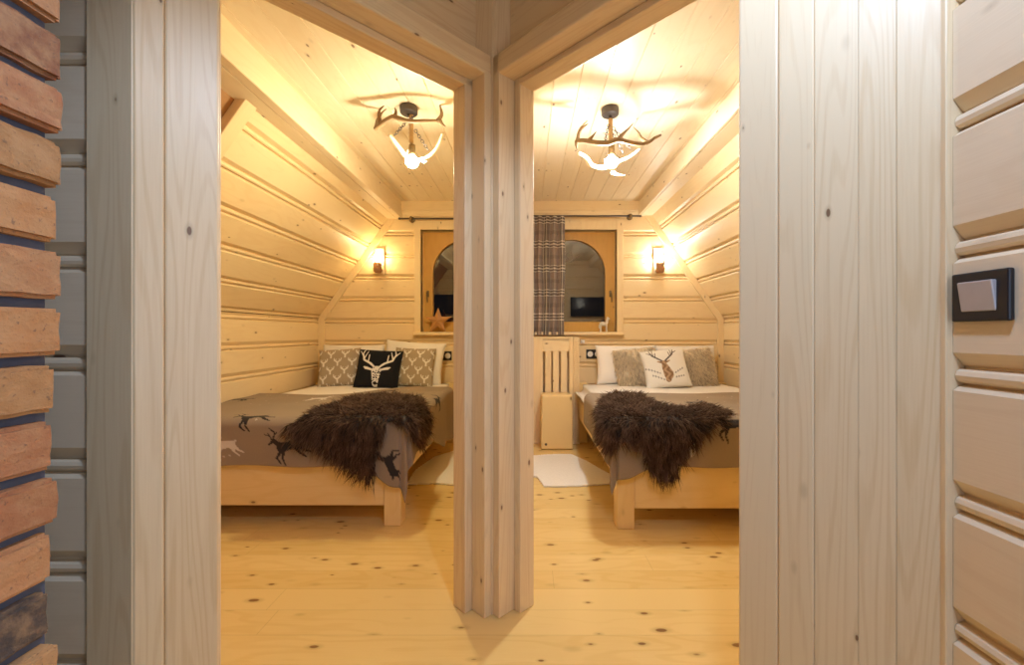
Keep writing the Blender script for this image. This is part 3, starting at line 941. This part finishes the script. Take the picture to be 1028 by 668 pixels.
ZB = 0.622
GREY = np.array((.40, .32, .22)); OFFW = np.array((.80, .75, .66))
def antler_paint(x, z):
    P = np.stack([x, z], -1); col = np.tile(GREY, (len(P), 1))
    st = .132
    row = np.floor(z / (st * .62)); q = np.stack([((x + (row % 2) * st / 2) / st + .5) % 1 - .5, (z / (st * .62)) % 1 - .5], -1)
    q[:, 1] *= .62
    col[cap_dist(q * 1.15, ANTLER_Y) < 0] = OFFW
    return col
def stag_black(x, z):
    P = np.stack([x, z], -1) / .30; col = np.tile(np.array((.012, .012, .014)), (len(P), 1))
    w_ = np.array((.78, .74, .68))
    P[:, 1] += .02
    s_ = cap_dist(P, stag()); col[s_ < 0] = w_
    f_ = cap_dist(P, STAG_FACE)
    on = f_ < 0
    tex = np.sin(P[:, 0] * 41 + 3 * np.sin(P[:, 1] * 23)) * np.sin(P[:, 1] * 37 + 2 * np.sin(P[:, 0] * 31))
    col[on & (tex > -.35)] = w_
    for m_ in (-1, 1):
        col[np.hypot(P[:, 0] - m_ * .085, P[:, 1] + .16) < .028] = (.012, .012, .014)
    col[np.hypot(P[:, 0] * .8, P[:, 1] + .50) < .05] = (.012, .012, .014)
    return col
def stag_white(x, z):
    P = np.stack([x + .02, z], -1) / .25; base = np.array((.80, .77, .70)); col = np.tile(base, (len(P), 1))
    P[:, 1] -= .12; P[:, 0] = P[:, 0] * 1.1
    ant = [(m_ * .06, .10, .035, m_ * .22, .22, .03) for m_ in (-1, 1)] + [(m_ * .22, .22, .03, m_ * .42, .36, .03) for m_ in (-1, 1)] + \
          [(m_ * .42, .36, .03, m_ * .50, .58, .015) for m_ in (-1, 1)] + [(m_ * .30, .28, .025, m_ * .28, .48, .012) for m_ in (-1, 1)] + \
          [(m_ * .44, .42, .025, m_ * .62, .50, .012) for m_ in (-1, 1)] + [(m_ * .38, .34, .025, m_ * .38, .58, .012) for m_ in (-1, 1)]
    col[cap_dist(P, ant) < 0] = (.13, .11, .10)
    body = [(0, .02, .10, .0, -.14, .09), (.02, -.14, .14, .10, -.42, .20), (.10, -.42, .20, .06, -.60, .12), (-.12, .06, .035, -.24, .10, .03), (.12, .06, .035, .24, .10, .03)]
    m_ = cap_dist(P, body) < 0
    sh_ = .5 + .5 * np.sin(P[:, 0] * 27 + 2 * np.sin(P[:, 1] * 19))
    col[m_] = (np.array((.22, .13, .07))[None] * (1 - sh_[m_, None]) + np.array((.46, .31, .19))[None] * sh_[m_, None])
    tw = [(-.75, -.12, .022, -.25, -.36, .018), (-.55, -.42, .02, -.10, -.62, .016), (.75, -.22, .02, .36, -.40, .016), (.70, -.52, .02, .34, -.56, .016)]
    e = cap_dist(P, tw) + .02 * np.sin(P[:, 0] * 60)
    col[(e < 0) & ~m_] = (.30, .29, .28)
    return col

tag(pillow('pillow', .64, .42, .17, (wx(354, 4.36), 4.29, ZB - .01), .28, .0, .0, M['linen']), 'white pillow against the wall under the left room sconce', 'pillow')
tag(pillow('pillow', .62, .45, .17, (wx(414.5, 4.36), 4.27, ZB - .01), .25, -.03, .07, M['linen']), 'white pillow next to the black socket in the left room', 'pillow')
tag(pillow('cushion', .40, .385, .13, (wx(343, 4.2), 4.13, ZB - .008), .34, .12, -.06, M['cloth'], antler_paint, 110), 'taupe antler print cushion at the left of the black stag cushion', 'cushion')
tag(pillow('cushion', .41, .39, .13, (wx(415, 4.2), 4.13, ZB - .008), .30, -.05, .03, M['cloth'], antler_paint, 110), 'taupe antler print cushion between black cushion and white pillow end', 'cushion')
tag(pillow('cushion', .42, .385, .14, (wx(379, 4.06), 4.00, ZB - .006), .42, .05, .05, M['cloth'], stag_black, 130), 'black cushion with a white stag head', 'cushion')
tag(pillow('pillow', .62, .41, .17, (wx(628, 4.36), 4.29, ZB - .01), .25, .0, .0, M['linen']), 'white pillow nearest the radiator cover in the right room', 'pillow')
tag(pillow('pillow', .62, .41, .17, (wx(688, 4.36), 4.29, ZB - .01), .25, .0, .0, M['linen']), 'white pillow under the right room sconce', 'pillow')


def fur_cushion(w, h, t, loc, lean, rz, roll, label, n=1500):
    o = pillow('cushion', w, h, t, loc, lean, rz, roll, M['cloth'], lambda x, z: np.tile(np.array((.74, .62, .44)), (len(x), 1)), 40)
    o.name = 'fur_cushion'; o.data.name = 'fur_cushion'
    tag(o, label, 'cushion')
    u = rng.uniform(-1, 1, n); v = rng.uniform(-1, 1, n); p_ = 2.6
    e = np.clip((1 - np.abs(u) ** p_) * (1 - np.abs(v) ** p_), 0, 1) ** .42
    root = np.stack([u * w / 2 * .99, -e * t / 2, v * h / 2 * .99 + h / 2], -1)
    d = np.stack([u * .35 + rng.normal(size=n) * .2, -np.full(n, .30), v * .2 - .75 + rng.normal(size=n) * .2], -1)
    d /= np.linalg.norm(d, axis=1, keepdims=True)
    pale = np.array((.96, .84, .63)); dk = np.array((.30, .21, .13))
    k = rng.uniform(0, 1, n)[:, None]
    tip = np.where(k < .13, dk, pale * rng.uniform(.8, 1.15, (n, 1)))
    strands('fur', root, d, rng.uniform(.028, .05, n), rng.uniform(.003, .005, n), pale * .85 + 0 * k, tip, M['fur'], o, droop=.2, curl=.15)
fur_cushion(.40, .385, .12, (wx(640, 4.2), 4.15, ZB - .008), .30, .0, -.10, 'mottled grey fur cushion at the left of the white stag cushion')
fur_cushion(.40, .385, .12, (wx(698, 4.2), 4.15, ZB - .008), .36, -.05, -.13, 'mottled grey fur cushion at the right of the white stag cushion')
tag(pillow('cushion', .43, .39, .14, (wx(671, 4.04), 4.00, ZB - .006), .42, .0, -.10, M['cloth'], stag_white, 130), 'white cushion printed with a brown stag', 'cushion')

# ------------------------------------------------------------------ antler ceiling lamps
def chain(bm, p, q, n=9, r=.008):
    p, q = Vector(p), Vector(q); d = (q - p)
    for i in range(n):
        c_ = p + d * ((i + .5) / n)
        t = bmesh.new()
        L = d.length / n * .62
        seg, m_ = 12, 5
        rings = []
        for a in range(seg):
            th = 2 * PI * a / seg
            ctr = Vector((math.cos(th) * L, math.sin(th) * r, 0)); nrm = Vector((math.cos(th), math.sin(th), 0))
            rings.append([t.verts.new(ctr + nrm * math.cos(2 * PI * k / m_) * .0022 + Vector((0, 0, 1)) * math.sin(2 * PI * k / m_) * .0022) for k in range(m_)])
        for a in range(seg):
            for k in range(m_):
                t.faces.new((rings[a][k], rings[a][(k + 1) % m_], rings[(a + 1) % seg][(k + 1) % m_], rings[(a + 1) % seg][k]))
        x = d.normalized(); y = x.cross(Vector((0, 1, .2))).normalized(); z_ = x.cross(y)
        if i % 2: y, z_ = z_, -y
        m4 = Matrix((x, y, z_)).transposed().to_4x4(); m4.translation = c_
        add(bm, t, m4)


def chandelier(Y, cpx, sc, ox, oy, A, At, Bb, Bt, stem, bulb, chains, bmat, label):
    """points are zoomed photo pixels; k metres per pixel at the lamp's distance; third number is the depth offset in metres"""
    k = Y / F
    root = empty('antler_ceiling_lamp', (wx(cpx, Y), Y, ZC)); tag(root, label, 'ceiling lamp')
    top = PY - (ZC - CAMH) / k
    def pt(x, y, dy=0.0):
        return ((ox + x / sc - cpx) * k, dy, -(oy + y / sc - top) * k)
    bm = bmesh.new()
    lathe(bm, [(.052, -.001), (.054, -.012), (.053, -.040), (.046, -.046), (.012, -.048), (.010, -.06)], 28)
    from_bm('canopy', bm, M['iron'], root, smooth=False)
    bm = bmesh.new()
    p0 = pt(*stem[0]); p1 = pt(*stem[1])
    n = 14
    rr = []
    for i in range(n + 1):
        rr.append(.0125 + .002 * (i % 2))
    tube(bm, [tuple(Vector(p0).lerp(Vector(p1), i / n)) for i in range(n + 1)], rr, 10, 2)
    from_bm('stem', bm, M['rope'], root, smooth=True)
    for nm, main, tines, r0, mt in (('antler', A, At, .0135, 'antler_d'), ('antler', Bb, Bt, .0135, 'antler_l')):
        bm = bmesh.new()
        m_ = len(main)
        tube(bm, [pt(*p) for p in main], [r0 * (1.25 - .55 * abs(2 * i / (m_ - 1) - 0.7)) for i in range(m_)], 9, 5)
        for t in tines:
            q = len(t)
            tube(bm, [pt(*p) for p in t], [r0 * .95 * (1 - i / (q - 1)) + .0018 for i in range(q)], 8, 5)
        o = from_bm(nm, bm, M[mt], root, smooth=True)
        o['label'] = 'brown antler' if mt == 'antler_d' else 'ivory antler'
    for c_ in chains:
        bm = bmesh.new(); chain(bm, pt(*c_[0]), pt(*c_[1]), 8)
        from_bm('chain', bm, M['iron'], root)
    b = pt(*bulb)
    bm = bmesh.new()
    lathe(bm, [(.006, .105), (.019, .10), (.021, .075), (.019, .045), (.015, .036)], 18, b)
    sk = from_bm('socket', bm, M['brass'], root)
    bm = bmesh.new()
    prof = [(.013, .046), (.016, .036), (.026, .022)] + [(.040 * math.cos(a), .040 * math.sin(a)) for a in np.linspace(.35, -1.5, 9)]
    lathe(bm, prof, 24, b)
    for f in bm.faces: f.material_index = 1 if f.calc_center_median().z - b[2] > .004 else 0
    from_bm('bulb', bm, bmat, sk, smooth=True)
    return root
chandelier(2.63, 410.5, 7.42, 370, 90,
           [(60, 312, -.03), (130, 285, -.06), (210, 255, -.08), (260, 270, -.09), (340, 290, -.09), (440, 280, -.08), (530, 262, -.05)],
           [[(70, 305, -.03), (70, 225, .0), (92, 160, .02), (126, 122, .03)], [(108, 290, -.05), (112, 215, -.08), (152, 178, -.09)],
            [(222, 258, -.08), (238, 225, -.09), (234, 200, -.1)], [(528, 265, -.05), (552, 205, -.03), (540, 140, -.02), (528, 92, -.01)],
            [(540, 255, -.05), (570, 305, -.08), (600, 335, -.10)]],
           [(140, 312, .04), (200, 390, .06), (268, 474, .07), (330, 500, .06), (428, 470, .06), (500, 400, .05), (548, 312, .02)],
           [[(380, 495, .06), (410, 522, .03), (432, 526, .01)], [(250, 450, .07), (262, 400, .10), (300, 380, .12)]],
           [(318, 190), (318, 400)], (325, 535), [((300, 240, -.02), (180, 325, .03)), ((345, 300, .0), (430, 425, .05)), ((285, 250, -.02), (360, 245, -.07))],
           [M['bulb_l'], M['neck_l']], 'antler ceiling lamp with lit globe bulb in the left room')
chandelier(2.65, 612.5, 7.42, 570, 95,
           [(52, 375, -.05), (110, 380, -.07), (200, 408, -.09), (280, 410, -.09), (350, 388, -.09), (430, 405, -.09), (520, 405, -.07), (590, 375, -.04), (640, 335, -.02), (692, 302, .0)],
           [[(66, 372, -.05), (82, 290, -.03), (110, 235, -.01), (148, 185, .01)], [(84, 292, -.03), (112, 270, -.05), (142, 252, -.06)], [(140, 388, -.08), (165, 368, -.1), (190, 342, -.12)],
            [(345, 392, -.09), (400, 322, -.06), (445, 270, -.03), (487, 213, .0)], [(582, 380, -.04), (548, 325, .0), (530, 270, .02), (500, 215, .04)], [(60, 380, -.05), (55, 410, -.06), (62, 445, -.06)]],
           [(80, 412, .04), (145, 440, .06), (190, 495, .07), (255, 516, .06), (330, 505, .06), (400, 462, .07), (480, 432, .06), (550, 385, .03)],
           [[(345, 560, .05), (385, 595, .02), (432, 602, .0)], [(200, 500, .07), (175, 470, .1), (160, 440, .12)]],
           [(318, 180), (320, 400)], (325, 500), [((300, 235, -.02), (260, 395, -.08)), ((335, 245, .0), (480, 385, .04)), ((320, 240, .02), (430, 400, .07))],
           [M['bulb_r'], M['neck_r']], 'antler ceiling lamp with lit globe bulb in the right room')

# ------------------------------------------------------------------ wall lamps
def sconce(px, Yw, mat_b, plate, label):
    root = empty('wall_lamp', (wx(px, Yw), Yw, 1.76)); tag(root, label, 'wall lamp')
    boxo('back_plate', -.05, .05, -.022, 0, 0, .28, M['pine_z'], root, .006, 2)
    bm = bmesh.new()
    prof = []
    seg = 14
    lathe(bm, [(.030, .01), (.042, .02), (.046, .05), (.038, .07), (.040, .10), (.030, .118), (.012, .12)], seg, (0, -.072, 0))
    for v in bm.verts:
        a = math.atan2(v.co.y + .072, v.co.x)
        s_ = 1 + .10 * math.sin(3 * a + v.co.z * 40) + .07 * math.sin(7 * a + v.co.z * 90)
        v.co.x *= s_; v.co.y = -.072 + (v.co.y + .072) * s_
    bh = from_bm('burr_holder', bm, M['burr'], root, smooth=True)
    bm = bmesh.new()
    for q in ([(-.035, -.072, .09), (-.045, -.075, .13), (-.040, -.07, .20)], [(.036, -.08, .09), (.046, -.09, .115), (.052, -.09, .14)], [(.01, -.112, .08), (.02, -.125, .11), (.018, -.12, .135)]):
        tube(bm, q, [.009, .007, .002], 7, 4)
    from_bm('antler_tine', bm, M['antler_l'] if plate else M['antler_d'], root, smooth=True)
    bm = bmesh.new()
    lathe(bm, [(.010, .12), (.013, .135), (.022, .155), (.027, .178), (.024, .200), (.013, .214), (.002, .218)], 20, (0, -.072, 0))
    from_bm('bulb', bm, mat_b, bh, smooth=True)
sconce(381.5, YB, M['sc_l'], True, 'lit wooden wall lamp above the pillows in the left room')
sconce(660.5, YB, M['sc_r'], False, 'lit burr wall lamp above the pillows in the right room')

# ------------------------------------------------------------------ curtain rods and curtain
def rod(x0, x1, z, xr, s, label):
    root = empty('curtain_rod', (x0, YB - .085, z)); tag(root, label, 'curtain rod')
    bm = bmesh.new(); tube(bm, [(0, 0, 0), (x1 - x0, 0, 0)], .009, 10, 2); from_bm('pole', bm, M['iron'], root, smooth=True)
    bm = bmesh.new()
    r = xr - x0
    ball(bm, (r, 0, 0), .026, (.7, 1, 1)); tube(bm, [(r, 0, 0), (r, .08, 0)], .009, 8, 2)
    t = bmesh.new(); lathe(t, [(.03, 0), (.032, .004), (.028, .010)], 20); add(bm, t, Matrix.Translation((r, .053, 0)) @ Matrix.Rotation(PI / 2, 4, 'X'))
    from_bm('bracket', bm, M['brass'], root, smooth=True)
    e = 0 if s < 0 else x1 - x0
    bm = bmesh.new(); ball(bm, (e, 0, 0), .013, (1, 1, 1)); from_bm('finial', bm, M['iron'], root, smooth=True)
YR = YB - .085
rod(wx(401, YR), -.145, wz(219.6, YR), wx(412.6, YR), -1, 'dark curtain rod over the left room window')
rod(-.075, wx(643, YR), wz(217, YR), wx(633, YR), 1, 'dark curtain rod carrying the plaid curtain')

x0, x1 = -.02, wx(567.5, YR); zt, zb = wz(218.5, YR), wz(336.5, YR)
NU, NV = 240, 260
u, v = np.meshgrid(np.linspace(0, 1, NU), np.linspace(0, 1, NV))
ph = u * 2 * PI * 5.2
amp = .022 + .012 * v
X = x0 + (x1 - x0) * (u + .012 * np.sin(ph * 2 + 1)) - .012 * v * u + .004 * np.sin(v * 9 + u * 4)
Y = YR + .0 + amp * np.sin(ph) + .006 * np.sin(ph * .5 + v * 3)
Z = zt + .012 + (zb - zt - .012) * v
P = np.stack([X, Y, Z], -1).reshape(-1, 3)
fu = u.ravel() * .62; fv = v.ravel() * (zt - zb)       # cloth coordinates, metres
base = np.array((.32, .25, .215)); dk = np.array((.045, .04, .042)); lt = np.array((.82, .74, .62)); rd = np.array((.13, .075, .065))
col = np.tile(base, (len(P), 1))
per = .251
def band(t, a, b): return ((t % per) > a) & ((t % per) < b)
hz = [(0.003, .014), (.034, .045), (.065, .076)]
darkh = band(fv, 0, .08); darkv = band(fu, 0.03, .12)
col[darkh] = base * .62; col[darkv] = col[darkv] * .55
col[band(fv, .15, .19)] = col[band(fv, .15, .19)] * .8
for a, b in hz:
    col[band(fv, a, b)] = col[band(fv, a, b)] * .25 + lt * .75
for a, b in ((.034, .040), (.072, .079), (.112, .118)):
    col[band(fu, a, b)] = col[band(fu, a, b)] * .45 + lt * .55
col[band(fu, .18, .186)] = rd
idx = np.arange(NU * NV).reshape(NV, NU)
Fc = np.stack([idx[:-1, :-1], idx[:-1, 1:], idx[1:, 1:], idx[1:, :-1]], -1).reshape(-1, 4)
cu = from_py('curtain', P, Fc, M['plaid'], smooth=True, col=col)
sol = cu.modifiers.new('thickness', 'SOLIDIFY'); sol.thickness = .003
tag(cu, 'brown plaid curtain with cream checks hanging at the window', 'curtain')

# ------------------------------------------------------------------ radiator cover, wooden box
Yc = 4.36
root = empty('radiator_cover', (.22, 4.45, 0)); tag(root, 'pine radiator cover with upright slats under the plaid curtain', 'radiator cover')
def rb(name, pxa, pxb, za, zb, ya=Yc, yb=Yc + .025, m_='pine_z', bev=.003):
    return boxo(name, wx(pxa, Yc) - .22, wx(pxb, Yc) - .22, ya - 4.45, yb - 4.45, za, zb, M[m_], root, bev)
ZTOP = HB - .037
Ztop2 = ZTOP - .012
xl = -.072
rb('stile', PX + (xl) * F / Yc, 545, 0.02, Ztop2); rb('stile', 571.5, 575.5, 0.02, Ztop2)
rb('top_rail', 545, 571.5, wz(353, Yc), wz(342.6, Yc), m_='pine_x')
rb('top_rail', 545, 571.5, wz(340, Yc), Ztop2, m_='pine_x')
rb('bottom_rail', 545, 571.5, .02, .22, m_='pine_x')
for a, b in ((547.2, 553.4), (555, 561), (563, 569)):
    rb('slat', a, b, .215, wz(352.5, Yc), Yc + .002, Yc + .022)
rb('back_board', 540, 575, .03, Ztop2, Yc + .10, Yc + .11, 'pine_z', 0)
rb('side_panel', 579, 581.8, .0, Ztop2, Yc + .026, YB - .004)
rb('skirting', PX + xl * F / Yc, 581.8, 0, .03, Yc - .004, Yc + .02, 'pine_x')
# carved rope strip down the right edge
bm = bmesh.new()
xs = wx(578.6, Yc) - .22
zz = .03; i = 0
tubep = []
box(bm, xs - .030, xs + .030, Yc - 4.45 - .002, Yc - 4.45 + .024, .03, Ztop2, .002)
while zz < Ztop2 - .05:
    t = bmesh.new(); tube(t, [(xs - .016, Yc - 4.45 - .004, zz), (xs + .016, Yc - 4.45 - .004, zz + .022)], [.006, .006], 6, 1); add(bm, t)
    zz += .022
from_bm('carved_strip', bm, M['pine_z'], root)

bm = bmesh.new()
Ybx = 4.13
a0, a1, h_ = wx(543.4, Ybx), wx(575, Ybx), wz(397, Ybx)
t = bmesh.new(); box(t, a0, a1, Ybx, Ybx + .20, 0.004, h_, .016, 3)
for v in t.verts:
    v.co.x = (a0 + a1) / 2 + (v.co.x - (a0 + a1) / 2) * (1.03 - .05 * v.co.z / h_)
add(bm, t)
wb = empty('wooden_box', ((a0 + a1) / 2, Ybx + .1, 0)); tag(wb, 'tall pale wooden box standing before the radiator cover', 'box')
ob = from_bm('box_body', bm, M['bed_z'], wb, (-(a0 + a1) / 2, -Ybx - .1, 0))
bm = bmesh.new(); t = bmesh.new(); lathe(t, [(.013, 0), (.013, .003), (.009, .004)], 14); add(bm, t, Matrix.Translation((a0 + .045, Ybx + .001, .055)) @ Matrix.Rotation(PI / 2, 4, 'X'))
mk = from_bm('dark_plug', bm, M['iron'], wb, (-(a0 + a1) / 2, -Ybx - .1, 0))

# ------------------------------------------------------------------ small things
Yi = YB - .02
# star on the left sill
cx_, cz_, r_ = wx(439.5, Yi), HB + .122, .142
pts = []
for i in range(10):
    a = PI / 2 + i * PI / 5; rr = r_ if i % 2 == 0 else r_ * .42
    pts.append((rr * math.cos(a), rr * math.sin(a)))
bm = bmesh.new()
vf = [bm.verts.new((p[0], -.010, p[1])) for p in pts]; vb = [bm.verts.new((p[0], .014, p[1])) for p in pts]
c1 = bm.verts.new((0, -.026, 0)); c2 = bm.verts.new((0, .014, 0))
for i in range(10):
    j = (i + 1) % 10
    bm.faces.new((vf[i], vf[j], c1)); bm.faces.new((vb[j], vb[i], c2)); bm.faces.new((vf[j], vf[i], vb[i], vb[j]))
o = from_bm('wooden_star', bm, M['starwood'], None, (cx_, Yi + .015, HB + r_ * math.cos(PI / 5) + .001), (-.05, 0, 0))
tag(o, 'reddish wooden star standing on the left window sill', 'star')
# little horse on the right sill
k = Yi / F
hx0, hz0 = wx(606.5, Yi), HB
def hp(x, y, d=0.0): return ((550 + x / 5.56 - 606.5) * k, d, (632 - y) / 5.56 * k)
bm = bmesh.new()
tube(bm, [hp(294, 592), hp(305, 586), hp(320, 588), hp(330, 584)], [.018, .023, .021, .019], 10)
tube(bm, [hp(328, 584), hp(333, 568), hp(336, 554)], [.019, .014, .011], 10)
tube(bm, [hp(333, 553), hp(341, 557), hp(347, 562)], [.012, .010, .006], 9)
for (x, dx) in ((297, -1), (328, 1)):
    for d in (-.011, .011):
        tube(bm, [hp(x, 592, d), hp(x + dx, 612, d), hp(x + dx - (1 if d > 0 else -1), 631.5, d)], [.011, .007, .008], 8)
tube(bm, [hp(292, 590), hp(288, 600), hp(289, 614)], [.008, .007, .003], 7)
for d in (-.006, .006): tube(bm, [hp(334, 551, d), hp(335, 545, d)], [.004, .001], 6)
o = from_bm('horse_figurine', bm, M['figure'], None, (hx0, Yi + .02, hz0), smooth=True)
tag(o, 'small white horse figurine on the right window sill', 'figurine')

# sockets
def socket(pxa, pxb, pya, pyb, label):
    Yw = YB
    xa, xb = wx(pxa, Yw), wx(pxb, Yw); z1, z0 = wz(pya, Yw), wz(pyb, Yw)
    c_ = ((xa + xb) / 2, Yw, (z0 + z1) / 2)
    root = empty('double_socket', c_); tag(root, label, 'socket')
    w_, h_ = (xb - xa) / 2, (z1 - z0) / 2
    boxo('frame', -w_, w_, -.012, .0, -h_, h_, M['black'], root, .003, 2)
    for s_ in (-1, 1):
        bm = bmesh.new(); t = bmesh.new()
        lathe(t, [(.030, 0), (.030, .004), (.026, .005), (.024, .001), (.003, .0015)], 20)
        add(bm, t, Matrix.Translation((s_ * w_ * .48, -.011, 0)) @ Matrix.Rotation(PI / 2, 4, 'X'))
        for d in (-.009, .009):
            t = bmesh.new(); lathe(t, [(.003, 0), (.003, .003)], 8); add(bm, t, Matrix.Translation((s_ * w_ * .48 + d, -.0125, 0)) @ Matrix.Rotation(PI / 2, 4, 'X'))
        from_bm('outlet', bm, M['white_plastic'], root)
socket(439, 453.6, 352.8, 362, 'black framed double socket in the left room by the pillow')
socket(588.4, 603.5, 351, 360.2, 'black framed double socket in the right room by the pillow')
bm = bmesh.new(); box(bm, -.022, .022, -.022, 0, -.02, .02, .006, 2); t = bmesh.new(); lathe(t, [(.012, 0), (.011, .010), (.004, .012)], 14); add(bm, t, Matrix.Translation((0, -.021, 0)) @ Matrix.Rotation(PI / 2, 4, 'X'))
tag(from_bm('wall_sensor', bm, M['white_plastic'], None, (wx(584.6, YB), YB - .001, wz(343.4, YB)), smooth=False), 'tiny white sensor on the wall beside the radiator cover', 'sensor')

# light switch on the landing wall
root = empty('light_switch', (.785, .733, 1.194)); root.rotation_euler = (0, 0, -PI / 2)
tag(root, 'black framed light switch with silver rocker on the landing wall', 'light switch')
boxo('frame', -.047, .047, -.011, .0, -.043, .043, M['black'], root, .003, 2)
bm = bmesh.new(); box(bm, -.0285, .0285, -.016, -.008, -.026, .026, .002, 2)
for v in bm.verts:
    if v.co.y < -.012: v.co.y += .004 * (v.co.z / .026) * -1
from_bm('rocker', bm, M['silver'], root)

# televisions on the front walls, seen mirrored in the panes
def tv(x, y, z, w_, label):
    root = empty('television', (x, y, z)); tag(root, label, 'television')
    h_ = w_ * .58
    bm = bmesh.new(); box(bm, -w_ / 2, w_ / 2, .0, .035, -h_ / 2, h_ / 2, .006, 2)
    from_bm('body', bm, M['black'], root)
    boxo('screen', -w_ / 2 + .012, w_ / 2 - .012, .034, .038, -h_ / 2 + .02, h_ / 2 - .012, M['screen'], root, 0)
    boxo('wall_mount', -.08, .08, -.035, .0, -.08, .08, M['iron'], root, .003)
YT = 1.24
Dm = 2 * (YB + .145) - YT
tv(wx(589.5, Dm), 1.20, wz(308, Dm), .64, 'black flat television mirrored in the right room window')
tv(wx(450, Dm), 1.30, wz(306, Dm), .64, 'black flat television mirrored in the left room window')

# ------------------------------------------------------------------ light
w = bpy.data.worlds.new('night'); scene.world = w; w.use_nodes = True
w.node_tree.nodes['Background'].inputs[0].default_value = (.002, .0025, .004, 1)
w.node_tree.nodes['Background'].inputs[1].default_value = 1.0

def lamp(name, typ, loc, rot, energy, col, **kw):
    d = bpy.data.lights.new(name, typ); d.energy = energy; d.color = col
    for k_, v_ in kw.items(): setattr(d, k_, v_)
    o = bpy.data.objects.new(name, d); COL.objects.link(o); o.location = loc; o.rotation_euler = rot
    return o
lamp('landing_ceiling_spot', 'SPOT', (.30, .35, 2.36), (0, 0, 0), 62, (.50, .66, 1.0), spot_size=math.radians(152), spot_blend=.3, shadow_soft_size=.06)
lamp('landing_fill', 'AREA', (.66, -.25, 1.15), (math.radians(90), 0, math.radians(52)), 9, (.56, .71, 1.0), shape='RECTANGLE', size=.6, size_y=1.2)  # unseen bluish fill light, added to lift the left log wall and jambs

# ------------------------------------------------------------------ view
scene.view_settings.view_transform = 'Standard'
scene.view_settings.look = 'None'
scene.view_settings.exposure = 0.12
scene.view_settings.gamma = 1.0
scene.view_settings.use_curve_mapping = False
scene.cycles.use_denoising = True
scene.cycles.max_bounces = 10
scene.cycles.diffuse_bounces = 7
scene.cycles.caustics_reflective = False
scene.cycles.caustics_refractive = False
scene.cycles.sample_clamp_indirect = 6.0
